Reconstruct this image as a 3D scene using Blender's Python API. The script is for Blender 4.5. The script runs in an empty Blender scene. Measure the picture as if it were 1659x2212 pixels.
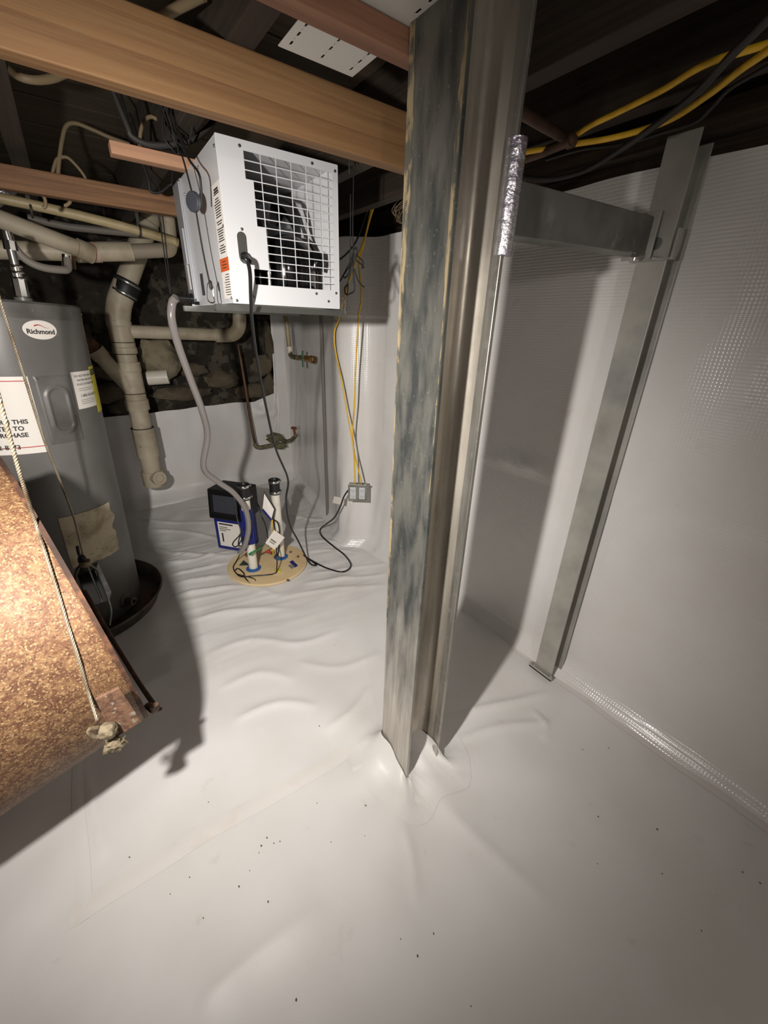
import bpy, math, random
from mathutils import Vector, Matrix, noise
random.seed(7)
sc = bpy.context.scene
col = sc.collection
R = math.radians

# ------------------------------------------------------------------ camera
cam_d = bpy.data.cameras.new('camera')
cam = bpy.data.objects.new('camera', cam_d); col.objects.link(cam)
cam_d.sensor_fit = 'VERTICAL'; cam_d.sensor_height = 36.0; cam_d.lens = 868.0*36.0/2212.0
cam_d.clip_start = 0.02
CAMROT = ((0.81451, 0.22217, -0.53592), (-0.57941, 0.35819, -0.73211), (0.02931, 0.90683, 0.42047))
cam.matrix_world = Matrix.Translation((0, 0, 1.30)) @ Matrix(CAMROT).to_4x4()
sc.camera = cam

# ------------------------------------------------------------------ light
w = bpy.data.worlds.new('world'); sc.world = w; w.use_nodes = True
w.node_tree.nodes['Background'].inputs[0].default_value = (1.0, 0.92, 0.84, 1)
w.node_tree.nodes['Background'].inputs[1].default_value = 0.012
ld = bpy.data.lights.new('work_light', 'SPOT')
ld.energy = 134; ld.color = (1.0, 0.955, 0.90); ld.shadow_soft_size = 0.022
ld.spot_size = R(126); ld.spot_blend = 1.0
lamp = bpy.data.objects.new('work_light', ld); col.objects.link(lamp)
lamp.location = (-0.27, 0.295, 1.36)
lamp.rotation_euler = (Vector((0.76, 1.92, 0.30)) - lamp.location).to_track_quat('-Z', 'Y').to_euler()
sc.view_settings.view_transform = 'Standard'
sc.view_settings.look = 'None'
sc.view_settings.gamma = 1.0
sc.view_settings.use_curve_mapping = False
sc.view_settings.exposure = 0.0

# ------------------------------------------------------------------ materials
def lin(c):
    return tuple(((v/12.92) if v <= .04045 else ((v+.055)/1.055)**2.4) for v in c)
def rgb(r, g, b): return lin((r/255, g/255, b/255))
def new_mat(name):
    m = bpy.data.materials.new(name); m.use_nodes = True
    nt = m.node_tree
    return m, nt, nt.nodes['Principled BSDF']
def coords(nt, stretch=None):
    tc = nt.nodes.new('ShaderNodeTexCoord')
    if not stretch: return tc.outputs['Object']
    mp = nt.nodes.new('ShaderNodeMapping'); mp.inputs['Scale'].default_value = stretch
    nt.links.new(tc.outputs['Object'], mp.inputs['Vector']); return mp.outputs['Vector']
def noise_n(nt, vec, scale, detail=4, rough=.55, dist=0):
    n = nt.nodes.new('ShaderNodeTexNoise'); n.inputs['Scale'].default_value = scale
    n.inputs['Detail'].default_value = detail; n.inputs['Roughness'].default_value = rough
    n.inputs['Distortion'].default_value = dist
    nt.links.new(vec, n.inputs['Vector']); return n.outputs['Fac']
def ramp(nt, fac, lo, hi):
    r = nt.nodes.new('ShaderNodeMapRange'); r.inputs['From Min'].default_value = lo; r.inputs['From Max'].default_value = hi
    nt.links.new(fac, r.inputs['Value']); return r.outputs['Result']
def mix(nt, fac, a, b):
    m = nt.nodes.new('ShaderNodeMix'); m.data_type = 'RGBA'
    nt.links.new(fac, m.inputs['Factor'])
    for sock, v in ((m.inputs['A'], a), (m.inputs['B'], b)):
        if isinstance(v, tuple): sock.default_value = v + (1,)
        else: nt.links.new(v, sock)
    return m.outputs['Result']
def mat(name, c, rough=.5, metal=0., layers=(), bump=None, stretch=None, rvar=0, spec=None, coat=0):
    """layers: (colour, scale, lo, hi, detail[, stretch])  bump: (scale, strength, distance)"""
    m, nt, p = new_mat(name)
    p.inputs['Base Color'].default_value = c + (1,)
    p.inputs['Roughness'].default_value = rough; p.inputs['Metallic'].default_value = metal
    if spec is not None: p.inputs['Specular IOR Level'].default_value = spec
    if coat: p.inputs['Coat Weight'].default_value = coat
    vec = coords(nt, stretch)
    cur = c
    for L in layers:
        v = coords(nt, L[5]) if len(L) > 5 else vec
        f = ramp(nt, noise_n(nt, v, L[1], L[4]), L[2], L[3])
        cur = mix(nt, f, cur, L[0])
    if layers: nt.links.new(cur, p.inputs['Base Color'])
    if rvar:
        rr = nt.nodes.new('ShaderNodeMapRange'); rr.inputs['To Min'].default_value = max(.03, rough-rvar); rr.inputs['To Max'].default_value = rough+rvar
        rr.inputs['From Min'].default_value = .3; rr.inputs['From Max'].default_value = .7
        nt.links.new(noise_n(nt, vec, 9, 5), rr.inputs['Value']); nt.links.new(rr.outputs['Result'], p.inputs['Roughness'])
    if bump:
        b = nt.nodes.new('ShaderNodeBump'); b.inputs['Strength'].default_value = bump[1]; b.inputs['Distance'].default_value = bump[2]
        nt.links.new(noise_n(nt, vec, bump[0], 5), b.inputs['Height']); nt.links.new(b.outputs['Normal'], p.inputs['Normal'])
    return m
def wood(name, c1, c2, c3, axis=0, rough=.7, scale=1.):
    m, nt, p = new_mat(name)
    st = [14*scale]*3; st[axis] = 1.1*scale
    v = coords(nt, tuple(st))
    # growth rings: distance from a pith line that wanders along the board, so the face shows cathedral grain
    sw = coords(nt)
    st2 = [9*scale]*3; st2[axis] = .75*scale
    v2 = coords(nt, tuple(st2))
    wv = nt.nodes.new('ShaderNodeTexWave'); wv.wave_type = 'BANDS'; wv.bands_direction = 'Z' if axis != 2 else 'X'; wv.wave_profile = 'SAW'
    wv.inputs['Scale'].default_value = .9; wv.inputs['Distortion'].default_value = 14; wv.inputs['Detail'].default_value = 2
    wv.inputs['Detail Scale'].default_value = .55
    nt.links.new(v2, wv.inputs['Vector'])
    a = mix(nt, ramp(nt, wv.outputs['Fac'], .0, 1.0), c1, c2)
    st3 = [60*scale]*3; st3[axis] = 1.6*scale
    a = mix(nt, ramp(nt, noise_n(nt, coords(nt, tuple(st3)), 1.5, 5, .7), .40, .72), a, c3)
    b = mix(nt, ramp(nt, noise_n(nt, v, 1.1, 6, .7), .50, .85), a, c1)
    nt.links.new(b, p.inputs['Base Color']); p.inputs['Roughness'].default_value = rough
    bp = nt.nodes.new('ShaderNodeBump'); bp.inputs['Strength'].default_value = .25; bp.inputs['Distance'].default_value = .002
    nt.links.new(noise_n(nt, v, 5, 6, .7), bp.inputs['Height']); nt.links.new(bp.outputs['Normal'], p.inputs['Normal'])
    return m

def liner_mat(name, weave, rough):
    # white string-reinforced plastic sheet: smooth film over a fine cord grid
    m, nt, p = new_mat(name)
    v = coords(nt)
    base = mix(nt, ramp(nt, noise_n(nt, v, 2.3, 5), .35, .8), rgb(224, 222, 220), rgb(212, 208, 203))
    base = mix(nt, ramp(nt, noise_n(nt, v, 11, 6), .66, .86), base, rgb(196, 189, 180))
    nt.links.new(base, p.inputs['Base Color'])
    p.inputs['Roughness'].default_value = rough; p.inputs['Specular IOR Level'].default_value = .55
    waves = []
    for d in ('X', 'Y', 'Z'):
        wv = nt.nodes.new('ShaderNodeTexWave'); wv.bands_direction = d; wv.wave_profile = 'SIN'
        wv.inputs['Scale'].default_value = 34; wv.inputs['Distortion'].default_value = 1.2; wv.inputs['Detail Scale'].default_value = .3
        nt.links.new(v, wv.inputs['Vector']); waves.append(wv.outputs['Fac'])
    s1 = nt.nodes.new('ShaderNodeMath'); s1.operation = 'MAXIMUM'; nt.links.new(waves[0], s1.inputs[0]); nt.links.new(waves[1], s1.inputs[1])
    s2 = nt.nodes.new('ShaderNodeMath'); s2.operation = 'ADD'; nt.links.new(s1.outputs[0], s2.inputs[0]); nt.links.new(waves[2], s2.inputs[1])
    b1 = nt.nodes.new('ShaderNodeBump'); b1.inputs['Strength'].default_value = weave; b1.inputs['Distance'].default_value = .0012
    nt.links.new(s2.outputs[0], b1.inputs['Height'])
    b2 = nt.nodes.new('ShaderNodeBump'); b2.inputs['Strength'].default_value = .3; b2.inputs['Distance'].default_value = .006
    nt.links.new(noise_n(nt, v, 6, 6, .6), b2.inputs['Height']); nt.links.new(b1.outputs['Normal'], b2.inputs['Normal'])
    nt.links.new(b2.outputs['Normal'], p.inputs['Normal'])
    return m

M = {}
M['liner'] = liner_mat('liner_plastic', .02, .47)
M['liner_wall'] = liner_mat('liner_wall_plastic', .26, .22)
M['tape'] = mat('seam_tape_film', rgb(222, 217, 212), .22, bump=(26, .2, .003), layers=[(rgb(212, 205, 196), 14, .55, .8, 5)])
M['stone_wall'] = mat('dark_rubble', rgb(47, 42, 35), .95, layers=[(rgb(82, 76, 64), 9, .50, .56, 4), (rgb(40, 35, 29), 13, .52, .6, 3), (rgb(70, 62, 50), 3, .55, .8, 4)], bump=(16, 1, .02))
M['stone'] = mat('fieldstone', rgb(92, 82, 66), .95, layers=[(rgb(58, 50, 40), 6, .45, .65, 6), (rgb(120, 110, 92), 18, .6, .8, 4)], bump=(22, 1, .012))
M['pale_stone'] = mat('pale_fieldstone', rgb(138, 128, 106), .95, layers=[(rgb(84, 74, 58), 8, .45, .65, 6), (rgb(150, 140, 92), 5, .62, .75, 3)], bump=(20, 1, .012))
M['darkwood'] = wood('aged_joist_wood', rgb(50, 40, 31), rgb(65, 53, 41), rgb(37, 29, 23), axis=1, rough=.85)
M['darkwood_x'] = wood('aged_sill_wood', rgb(58, 44, 31), rgb(74, 57, 40), rgb(34, 26, 19), axis=1, rough=.85)
M['subfloor'] = wood('aged_subfloor_boards', rgb(74, 63, 49), rgb(88, 75, 59), rgb(56, 47, 37), axis=0, rough=.9)
M['lumber'] = wood('framing_lumber', rgb(126, 92, 57), rgb(104, 72, 42), rgb(134, 102, 67), axis=0)
M['lumber_aged'] = wood('aged_lumber', rgb(134, 96, 62), rgb(106, 74, 47), rgb(84, 58, 38), axis=0)
M['lumber_pink'] = wood('pink_lumber', rgb(196, 150, 118), rgb(176, 126, 96), rgb(150, 122, 96), axis=0)
M['lumber_brown'] = wood('brown_strip', rgb(150, 108, 84), rgb(122, 84, 62), rgb(106, 70, 50), axis=0)
M['plywood'] = wood('pale_plywood', rgb(208, 184, 140), rgb(192, 164, 120), rgb(176, 150, 108), axis=0, scale=.6)
M['galv'] = mat('galvanized_steel', rgb(190, 186, 178), .34, .8, layers=[(rgb(150, 146, 138), 5, .45, .72, 6, (14, 14, 1.2)), (rgb(204, 202, 196), 40, .58, .75, 3)], rvar=.1, bump=(60, .08, .001))
M['galv_dark'] = mat('weathered_zinc', rgb(136, 138, 132), .45, .4, layers=[(rgb(78, 84, 84), 4, .44, .66, 7, (8, 8, 2)), (rgb(108, 110, 106), 60, .4, .6, 5), (rgb(196, 196, 188), 70, .64, .76, 4, (1, 1, .5)), (rgb(206, 194, 160), 7, .70, .76, 5, (6, 6, 2))], rvar=.12, bump=(50, .12, .001))
M['galv_mill'] = mat('mill_steel', rgb(196, 188, 175), .33, .6, layers=[(rgb(140, 132, 120), 3, .42, .72, 6, (10, 10, .8)), (rgb(204, 197, 184), 60, .6, .76, 4, (4, 4, 1))], rvar=.08, bump=(70, .06, .001))
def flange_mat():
    # dark zinc tones, blended by height into paler streaked steel towards the foot
    m, nt, p = new_mat('zinc_flange')
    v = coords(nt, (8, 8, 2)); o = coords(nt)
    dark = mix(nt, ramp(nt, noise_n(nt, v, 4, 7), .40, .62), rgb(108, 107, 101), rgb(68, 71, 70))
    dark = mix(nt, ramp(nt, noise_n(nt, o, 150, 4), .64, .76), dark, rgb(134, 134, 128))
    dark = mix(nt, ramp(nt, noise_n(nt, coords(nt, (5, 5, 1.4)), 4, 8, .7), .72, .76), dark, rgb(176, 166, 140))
    pale_steel = mix(nt, ramp(nt, noise_n(nt, coords(nt, (10, 30, 1)), 3, 6), .4, .7), rgb(192, 187, 178), rgb(164, 156, 144))
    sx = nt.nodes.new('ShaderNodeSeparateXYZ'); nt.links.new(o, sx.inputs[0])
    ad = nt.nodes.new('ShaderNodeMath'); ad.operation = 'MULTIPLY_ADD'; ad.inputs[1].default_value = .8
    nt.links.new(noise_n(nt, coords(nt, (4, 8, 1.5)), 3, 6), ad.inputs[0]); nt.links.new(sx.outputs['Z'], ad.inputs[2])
    c = mix(nt, ramp(nt, ad.outputs[0], .62, 1.05), pale_steel, dark)
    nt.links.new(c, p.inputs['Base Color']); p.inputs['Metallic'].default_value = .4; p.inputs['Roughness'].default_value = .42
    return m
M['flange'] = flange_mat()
M['raw_edge'] = mat('flaking_edge', rgb(146, 132, 102), .7, .1, layers=[(rgb(82, 80, 72), 26, .44, .54, 6, (3, 3, .6)), (rgb(150, 130, 96), 50, .5, .7, 4)], bump=(70, .5, .002))
M['zinc'] = mat('zinc_brace', rgb(184, 181, 173), .42, .4, layers=[(rgb(154, 152, 145), 7, .4, .7, 6), (rgb(140, 141, 141), 3, .55, .75, 4)], rvar=.08)
M['zinc_dark'] = mat('dull_channel', rgb(128, 127, 123), .5, .4, layers=[(rgb(92, 91, 88), 6, .42, .66, 6), (rgb(150, 149, 144), 16, .62, .74, 4)], rvar=.1)
M['foil'] = mat('crinkled_foil', rgb(226, 224, 230), .26, .85, bump=(90, .6, .004), layers=[(rgb(200, 190, 210), 30, .5, .65, 3)])
M['white'] = mat('white_powder_coat', rgb(196, 196, 198), .38)
M['white_in'] = mat('white_inner_panel', rgb(216, 216, 218), .45)
M['grey_panel'] = mat('grey_side_panel', rgb(150, 152, 156), .42, .2)
M['slate'] = mat('slate_plastic', rgb(58, 60, 68), .5)
M['black'] = mat('black_plastic', rgb(22, 22, 23), .32)
M['black_gloss'] = mat('black_gloss_enamel', rgb(12, 12, 13), .12)
M['rope'] = mat('black_cord', rgb(20, 19, 19), .65)
M['rubber'] = mat('black_rubber', rgb(20, 20, 20), .5)
M['chrome'] = mat('polished_steel', rgb(216, 214, 208), .18, 1.)
M['steel'] = mat('plain_steel', rgb(150, 150, 146), .3, .9)
M['label'] = mat('printed_label', rgb(228, 222, 214), .5)
M['label_old'] = mat('torn_paper_label', rgb(186, 174, 148), .75, layers=[(rgb(142, 128, 100), 9, .45, .65, 6), (rgb(96, 84, 64), 40, .64, .72, 5, (1, 1, 3))], bump=(30, .6, .003))
M['ink'] = mat('dark_ink', rgb(40, 38, 38), .6)
M['ink_soft'] = mat('grey_ink', rgb(128, 122, 118), .6)
M['orange'] = mat('orange_ink', rgb(206, 92, 42), .5)
M['red'] = mat('red_ink', rgb(176, 40, 32), .5)
M['yellow_label'] = mat('yellow_label', rgb(206, 196, 60), .5)
M['heater'] = mat('grey_tank_enamel', rgb(112, 110, 107), .38, .1, layers=[(rgb(92, 90, 86), 3, .4, .7, 5), (rgb(138, 132, 120), 34, .68, .8, 4), (rgb(84, 80, 73), 2, .5, .8, 6, (1, 1, .5))], bump=(40, .05, .001))
M['heater_cap'] = mat('grey_cap', rgb(104, 102, 99), .42, .1, layers=[(rgb(80, 77, 72), 6, .45, .7, 5)])
M['pan'] = mat('grimy_pan', rgb(92, 86, 76), .55, .4, layers=[(rgb(58, 50, 42), 9, .45, .65, 6), (rgb(112, 74, 48), 5, .6, .75, 4)])
M['pvc'] = mat('dusty_pvc', rgb(182, 171, 150), .5, layers=[(rgb(142, 129, 105), 5, .44, .70, 6), (rgb(92, 81, 64), 24, .66, .78, 6), (rgb(112, 98, 76), 3, .58, .75, 5)])
M['pvc_clean'] = mat('white_pvc', rgb(224, 218, 204), .4, layers=[(rgb(200, 190, 170), 10, .55, .8, 4)])
M['cpvc'] = mat('cream_cpvc', rgb(168, 152, 116), .45, layers=[(rgb(136, 120, 88), 7, .45, .7, 4)])
M['pink_cement'] = mat('pipe_primer', rgb(186, 150, 138), .5)
M['brass'] = mat('dull_brass', rgb(176, 140, 84), .42, .8, layers=[(rgb(120, 96, 60), 20, .5, .7, 4)])
M['copper'] = mat('old_copper', rgb(104, 76, 56), .5, .5, layers=[(rgb(76, 56, 42), 12, .45, .7, 4)])
M['corroded'] = mat('corroded_brass', rgb(122, 116, 90), .8, .3, layers=[(rgb(80, 72, 54), 24, .45, .62, 5), (rgb(150, 148, 120), 40, .6, .75, 4)], bump=(60, .6, .003))
M['verdigris'] = mat('green_handle', rgb(70, 104, 88), .55)
M['rust_handle'] = mat('rust_handle', rgb(126, 66, 44), .7)
M['clear_hose'] = mat('cloudy_vinyl', rgb(128, 122, 119), .2, coat=.5)
M['yellow'] = mat('yellow_cable', rgb(226, 180, 44), .42, layers=[(rgb(204, 154, 34), 30, .5, .7, 3)])
M['nm_white'] = mat('cream_cable', rgb(122, 106, 80), .6)
M['grey_cable'] = mat('grey_cable', rgb(118, 112, 104), .55)
M['dark_cable'] = mat('dark_cable', rgb(44, 40, 37), .6)
M['iron'] = mat('brown_iron_pipe', rgb(88, 66, 50), .6, .4, layers=[(rgb(60, 44, 34), 14, .45, .65, 5)])
M['beige'] = mat('beige_lid', rgb(222, 196, 152), .45, layers=[(rgb(208, 180, 136), 8, .5, .75, 3)])
M['blue'] = mat('blue_rubber', rgb(48, 92, 150), .45)
M['navy'] = mat('navy_plastic', rgb(24, 34, 110), .35)
M['green'] = mat('green_tape', rgb(40, 120, 62), .4)
M['green_dark'] = mat('dark_green_print', rgb(30, 58, 48), .5)
M['rust'] = mat('scaling_rust', rgb(104, 70, 48), .62, .15,
    layers=[(rgb(84, 54, 38), 2.4, .46, .66, 6), (rgb(128, 96, 66), 75, .44, .58, 7), (rgb(114, 84, 56), 8, .54, .72, 7), (rgb(164, 136, 98), 240, .54, .66, 3), (rgb(64, 42, 30), 260, .58, .68, 3)], bump=(140, .6, .003), rvar=.12)
M['rust_plate'] = mat('rust_plate', rgb(112, 82, 62), .75, .05, layers=[(rgb(86, 60, 45), 110, .45, .6, 5), (rgb(140, 130, 116), 60, .58, .66, 6), (rgb(58, 50, 44), 150, .62, .7, 5)], bump=(160, .6, .002))
M['rust_dark'] = mat('dark_rust', rgb(74, 50, 38), .8, .2, layers=[(rgb(116, 78, 54), 26, .52, .66, 5), (rgb(50, 34, 27), 9, .5, .7, 5)], bump=(60, .6, .003))
M['mud'] = mat('plastered_knot', rgb(128, 116, 94), .9, layers=[(rgb(92, 78, 58), 90, .46, .62, 6), (rgb(60, 50, 40), 140, .62, .72, 5)], bump=(150, .9, .003))
M['wire_rope'] = mat('steel_wire_rope', rgb(150, 140, 122), .45, .4, layers=[(rgb(110, 92, 70), 12, .45, .65, 4)])
M['grit'] = mat('dirt_grit', rgb(104, 92, 76), .95)
M['box_steel'] = mat('box_steel', rgb(150, 150, 142), .36, .85, layers=[(rgb(120, 120, 112), 20, .45, .7, 4)])

# ------------------------------------------------------------------ mesh helpers
def V3(p): return Vector((p[0], p[1], p[2]))
def catmull(pts, n=8, closed=False):
    P = [V3(p) for p in pts]
    if len(P) < 3: return P
    out = []
    L = len(P)
    rng = range(L) if closed else range(L-1)
    for i in rng:
        p1, p2 = P[i], P[(i+1) % L]
        p0 = P[i-1] if (i > 0 or closed) else p1*2-p2
        p3 = P[(i+2) % L] if (i+2 < L or closed) else p2*2-p1
        for k in range(n):
            t = k/n
            out.append(.5*((2*p1)+(p2-p0)*t+(2*p0-5*p1+4*p2-p3)*t*t+(3*p1-p0-3*p2+p3)*t**3))
    if not closed: out.append(P[-1])
    return out
class MB:
    def __init__(s): s.v = []; s.f = []
    def add(s, vs, fs):
        o = len(s.v); s.v += [V3(p) for p in vs]; s.f += [tuple(i+o for i in f) for f in fs]; return s
    def box(s, a, b, rot=None, piv=None):
        x0, y0, z0 = a; x1, y1, z1 = b
        vs = [(x0, y0, z0), (x1, y0, z0), (x1, y1, z0), (x0, y1, z0), (x0, y0, z1), (x1, y0, z1), (x1, y1, z1), (x0, y1, z1)]
        if rot is not None:
            pv = Vector(piv) if piv else Vector(((x0+x1)/2, (y0+y1)/2, (z0+z1)/2))
            vs = [pv + rot @ (Vector(q)-pv) for q in vs]
        return s.add(vs, [(0, 3, 2, 1), (4, 5, 6, 7), (0, 1, 5, 4), (1, 2, 6, 5), (2, 3, 7, 6), (3, 0, 4, 7)])
    def hexa(s, vs):   # 8 corners, bottom loop then top loop
        return s.add(vs, [(0, 3, 2, 1), (4, 5, 6, 7), (0, 1, 5, 4), (1, 2, 6, 5), (2, 3, 7, 6), (3, 0, 4, 7)])
    def prism(s, poly, d):   # closed planar loop swept by d
        n = len(poly); d = V3(d); P = [V3(p) for p in poly]
        return s.add(P+[p+d for p in P], [tuple(range(n-1, -1, -1)), tuple(range(n, 2*n))]+[(i, (i+1) % n, n+(i+1) % n, n+i) for i in range(n)])
    def frame(s, d):
        d = V3(d).normalized(); a = Vector((0, 0, 1)) if abs(d.z) < .9 else Vector((1, 0, 0))
        u = d.cross(a).normalized(); return u, d.cross(u).normalized()
    def lathe(s, base, axis, prof, n=24, cap=True):   # prof: (radius, distance along axis)
        base = V3(base); ax = V3(axis).normalized(); u, v = s.frame(ax)
        vs = []; fs = []
        for r, h in prof:
            for k in range(n):
                t = 2*math.pi*k/n; vs.append(base+ax*h+(u*math.cos(t)+v*math.sin(t))*r)
        m = len(prof)
        for j in range(m-1):
            for k in range(n):
                a = j*n+k; b = j*n+(k+1) % n; fs.append((a, a+n, b+n, b))
        if cap:
            fs.append(tuple(range(n))); fs.append(tuple((m-1)*n+k for k in range(n-1, -1, -1)))
        return s.add(vs, fs)
    def cyl(s, a, b, r, r2=None, n=20):
        d = V3(b)-V3(a); return s.lathe(a, d, [(r, 0), (r if r2 is None else r2, d.length)], n)
    def tube(s, pts, r, n=10, smooth=6, closed=False, rads=None, flat=None):
        P = catmull(pts, smooth, closed) if smooth else [V3(p) for p in pts]
        L = len(P); vs = []; fs = []; u = None
        for i, p in enumerate(P):
            t = ((P[(i+1) % L]-P[i-1]) if closed else (P[min(i+1, L-1)]-P[max(i-1, 0)])).normalized()
            if u is None: u, v = s.frame(t)
            else:
                u = (u-t*u.dot(t))
                u = u.normalized() if u.length > 1e-6 else s.frame(t)[0]
                v = t.cross(u)
            rr = r if rads is None else rads[0]+(rads[1]-rads[0])*i/(L-1)
            for k in range(n):
                a = 2*math.pi*k/n; vs.append(p+u*math.cos(a)*rr+v*math.sin(a)*rr*(flat or 1))
        for i in range(L if closed else L-1):
            for k in range(n):
                a = i*n+k; b = i*n+(k+1) % n; c = ((i+1) % L)*n+(k+1) % n; d = ((i+1) % L)*n+k
                fs.append((a, b, c, d))
        if not closed: fs += [tuple(range(n-1, -1, -1)), tuple((L-1)*n+k for k in range(n))]
        return s.add(vs, fs)
    def torus(s, c, axis, R_, r, n=20, m=8):
        ax = V3(axis).normalized(); u, v = s.frame(ax); c = V3(c)
        return s.tube([c+(u*math.cos(2*math.pi*k/n)+v*math.sin(2*math.pi*k/n))*R_ for k in range(n)], r, m, 0, True)
    def grid(s, fn, nu, nv):
        vs = [fn(i/nu, j/nv) for j in range(nv+1) for i in range(nu+1)]
        fs = [(j*(nu+1)+i, j*(nu+1)+i+1, (j+1)*(nu+1)+i+1, (j+1)*(nu+1)+i) for j in range(nv) for i in range(nu)]
        return s.add(vs, fs)
    def blob(s, c, rad, seed=0, n=12, amp=.18, sc_=2.2):
        c = V3(c); vs = []; fs = []
        m = n//2+1
        for j in range(m+1):
            th = math.pi*j/m
            for k in range(n):
                ph = 2*math.pi*k/n
                d = Vector((math.sin(th)*math.cos(ph), math.sin(th)*math.sin(ph), math.cos(th)))
                q = 1+amp*noise.noise(d*sc_+Vector((seed*3.1, seed*1.7, seed)))*2
                vs.append(c+Vector((d.x*rad[0]*q, d.y*rad[1]*q, d.z*rad[2]*q)))
        for j in range(m):
            for k in range(n):
                a = j*n+k; b = j*n+(k+1) % n; fs.append((a, a+n, b+n, b))
        return s.add(vs, fs)
def off_of(o):
    t = Vector((0, 0, 0))
    while o is not None:
        t += o.location; o = o.parent
    return t
def build(name, mb, mt, parent=None, local=False, smooth=35, bevel=0, solid=0):
    me = bpy.data.meshes.new(name)
    o = bpy.data.objects.new(name, me); col.objects.link(o)
    base = Vector((0, 0, 0))
    vs = mb.v
    if parent is not None:
        o.parent = parent
        if not local: base = off_of(parent)
    elif not local:      # a one-mesh thing: put its origin at the bottom centre
        xs = [v.x for v in vs]; ys = [v.y for v in vs]; zs = [v.z for v in vs]
        base = Vector(((min(xs)+max(xs))/2, (min(ys)+max(ys))/2, min(zs))); o.location = base
    me.from_pydata([tuple(v-base) for v in vs], [], mb.f)
    me.validate(); me.update()
    import bmesh
    bm = bmesh.new(); bm.from_mesh(me); bmesh.ops.recalc_face_normals(bm, faces=bm.faces); bm.to_mesh(me); bm.free()
    if smooth:
        for p in me.polygons: p.use_smooth = True
        me.set_sharp_from_angle(angle=R(smooth))
    me.materials.append(M[mt] if isinstance(mt, str) else mt)
    if bevel:
        b = o.modifiers.new('bevel', 'BEVEL'); b.width = bevel; b.segments = 2; b.limit_method = 'ANGLE'; b.angle_limit = R(40)
    if name == 'print_lines': o['kind'] = 'stuff'
    if solid:
        q = o.modifiers.new('solid', 'SOLIDIFY'); q.thickness = solid; q.offset = 0
    return o
def tag(o, label, cat, group=None, kind=None):
    o['label'] = label
    if cat: o['category'] = cat
    if group: o['group'] = group
    if kind: o['kind'] = kind
    return o
def thing(name, label, cat, loc, group=None, rot=None):
    o = bpy.data.objects.new(name, None); col.objects.link(o); o.location = loc; o.empty_display_size = .05
    if rot: o.rotation_euler = rot
    return tag(o, label, cat, group)
def copy_obj(o, parent, dl):
    c = o.copy(); col.objects.link(c); c.parent = parent; c.location = o.location + V3(dl); return c

def text_mesh(txt, size, align='CENTER', shear=0, bold=0):
    cu = bpy.data.curves.new('t', 'FONT'); cu.body = txt; cu.size = size; cu.align_x = align; cu.align_y = 'CENTER'; cu.shear = shear; cu.offset = bold
    cu.resolution_u = 3
    to = bpy.data.objects.new('t', cu); col.objects.link(to)
    dg = bpy.context.evaluated_depsgraph_get(); dg.update()
    me = bpy.data.meshes.new_from_object(to.evaluated_get(dg))
    vs = [v.co.copy() for v in me.vertices]; fs = [tuple(p.vertices) for p in me.polygons]
    bpy.data.objects.remove(to); bpy.data.curves.remove(cu); bpy.data.meshes.remove(me)
    return vs, fs

# ================================================================== SETTING
WALL = [(1.43, -1.6), (1.405, -.6), (1.392, 0.), (1.378, .45), (1.366, .9), (1.33, 1.35), (1.297, 1.7), (1.282, 1.86), (1.235, 1.925), (1.175, 1.985), (1.155, 2.06), (1.19, 2.16), (1.25, 2.30), (1.275, 2.45), (1.33, 2.85), (1.385, 3.15), (1.40, 3.34), (1.385, 3.42)]
WP = catmull([(a, b, 0) for a, b in WALL], 14)
def wall_x(y):
    for a, b in zip(WP[:-1], WP[1:]):
        if a.y <= y <= b.y: return a.x+(b.x-a.x)*(y-a.y)/max(1e-6, b.y-a.y)
    return WP[0].x if y < WP[0].y else WP[-1].x
def gauss(x, y, cx, cy, sx, sy): return math.exp(-((x-cx)/sx)**2-((y-cy)/sy)**2)
CREASES = []
def crease(pts, h_, w_):
    P = catmull(pts, 4); xs = [p.x for p in P]; ys = [p.y for p in P]; k = 3*w_
    CREASES.append((min(xs)-k, max(xs)+k, min(ys)-k, max(ys)+k, P, h_, w_))
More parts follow.
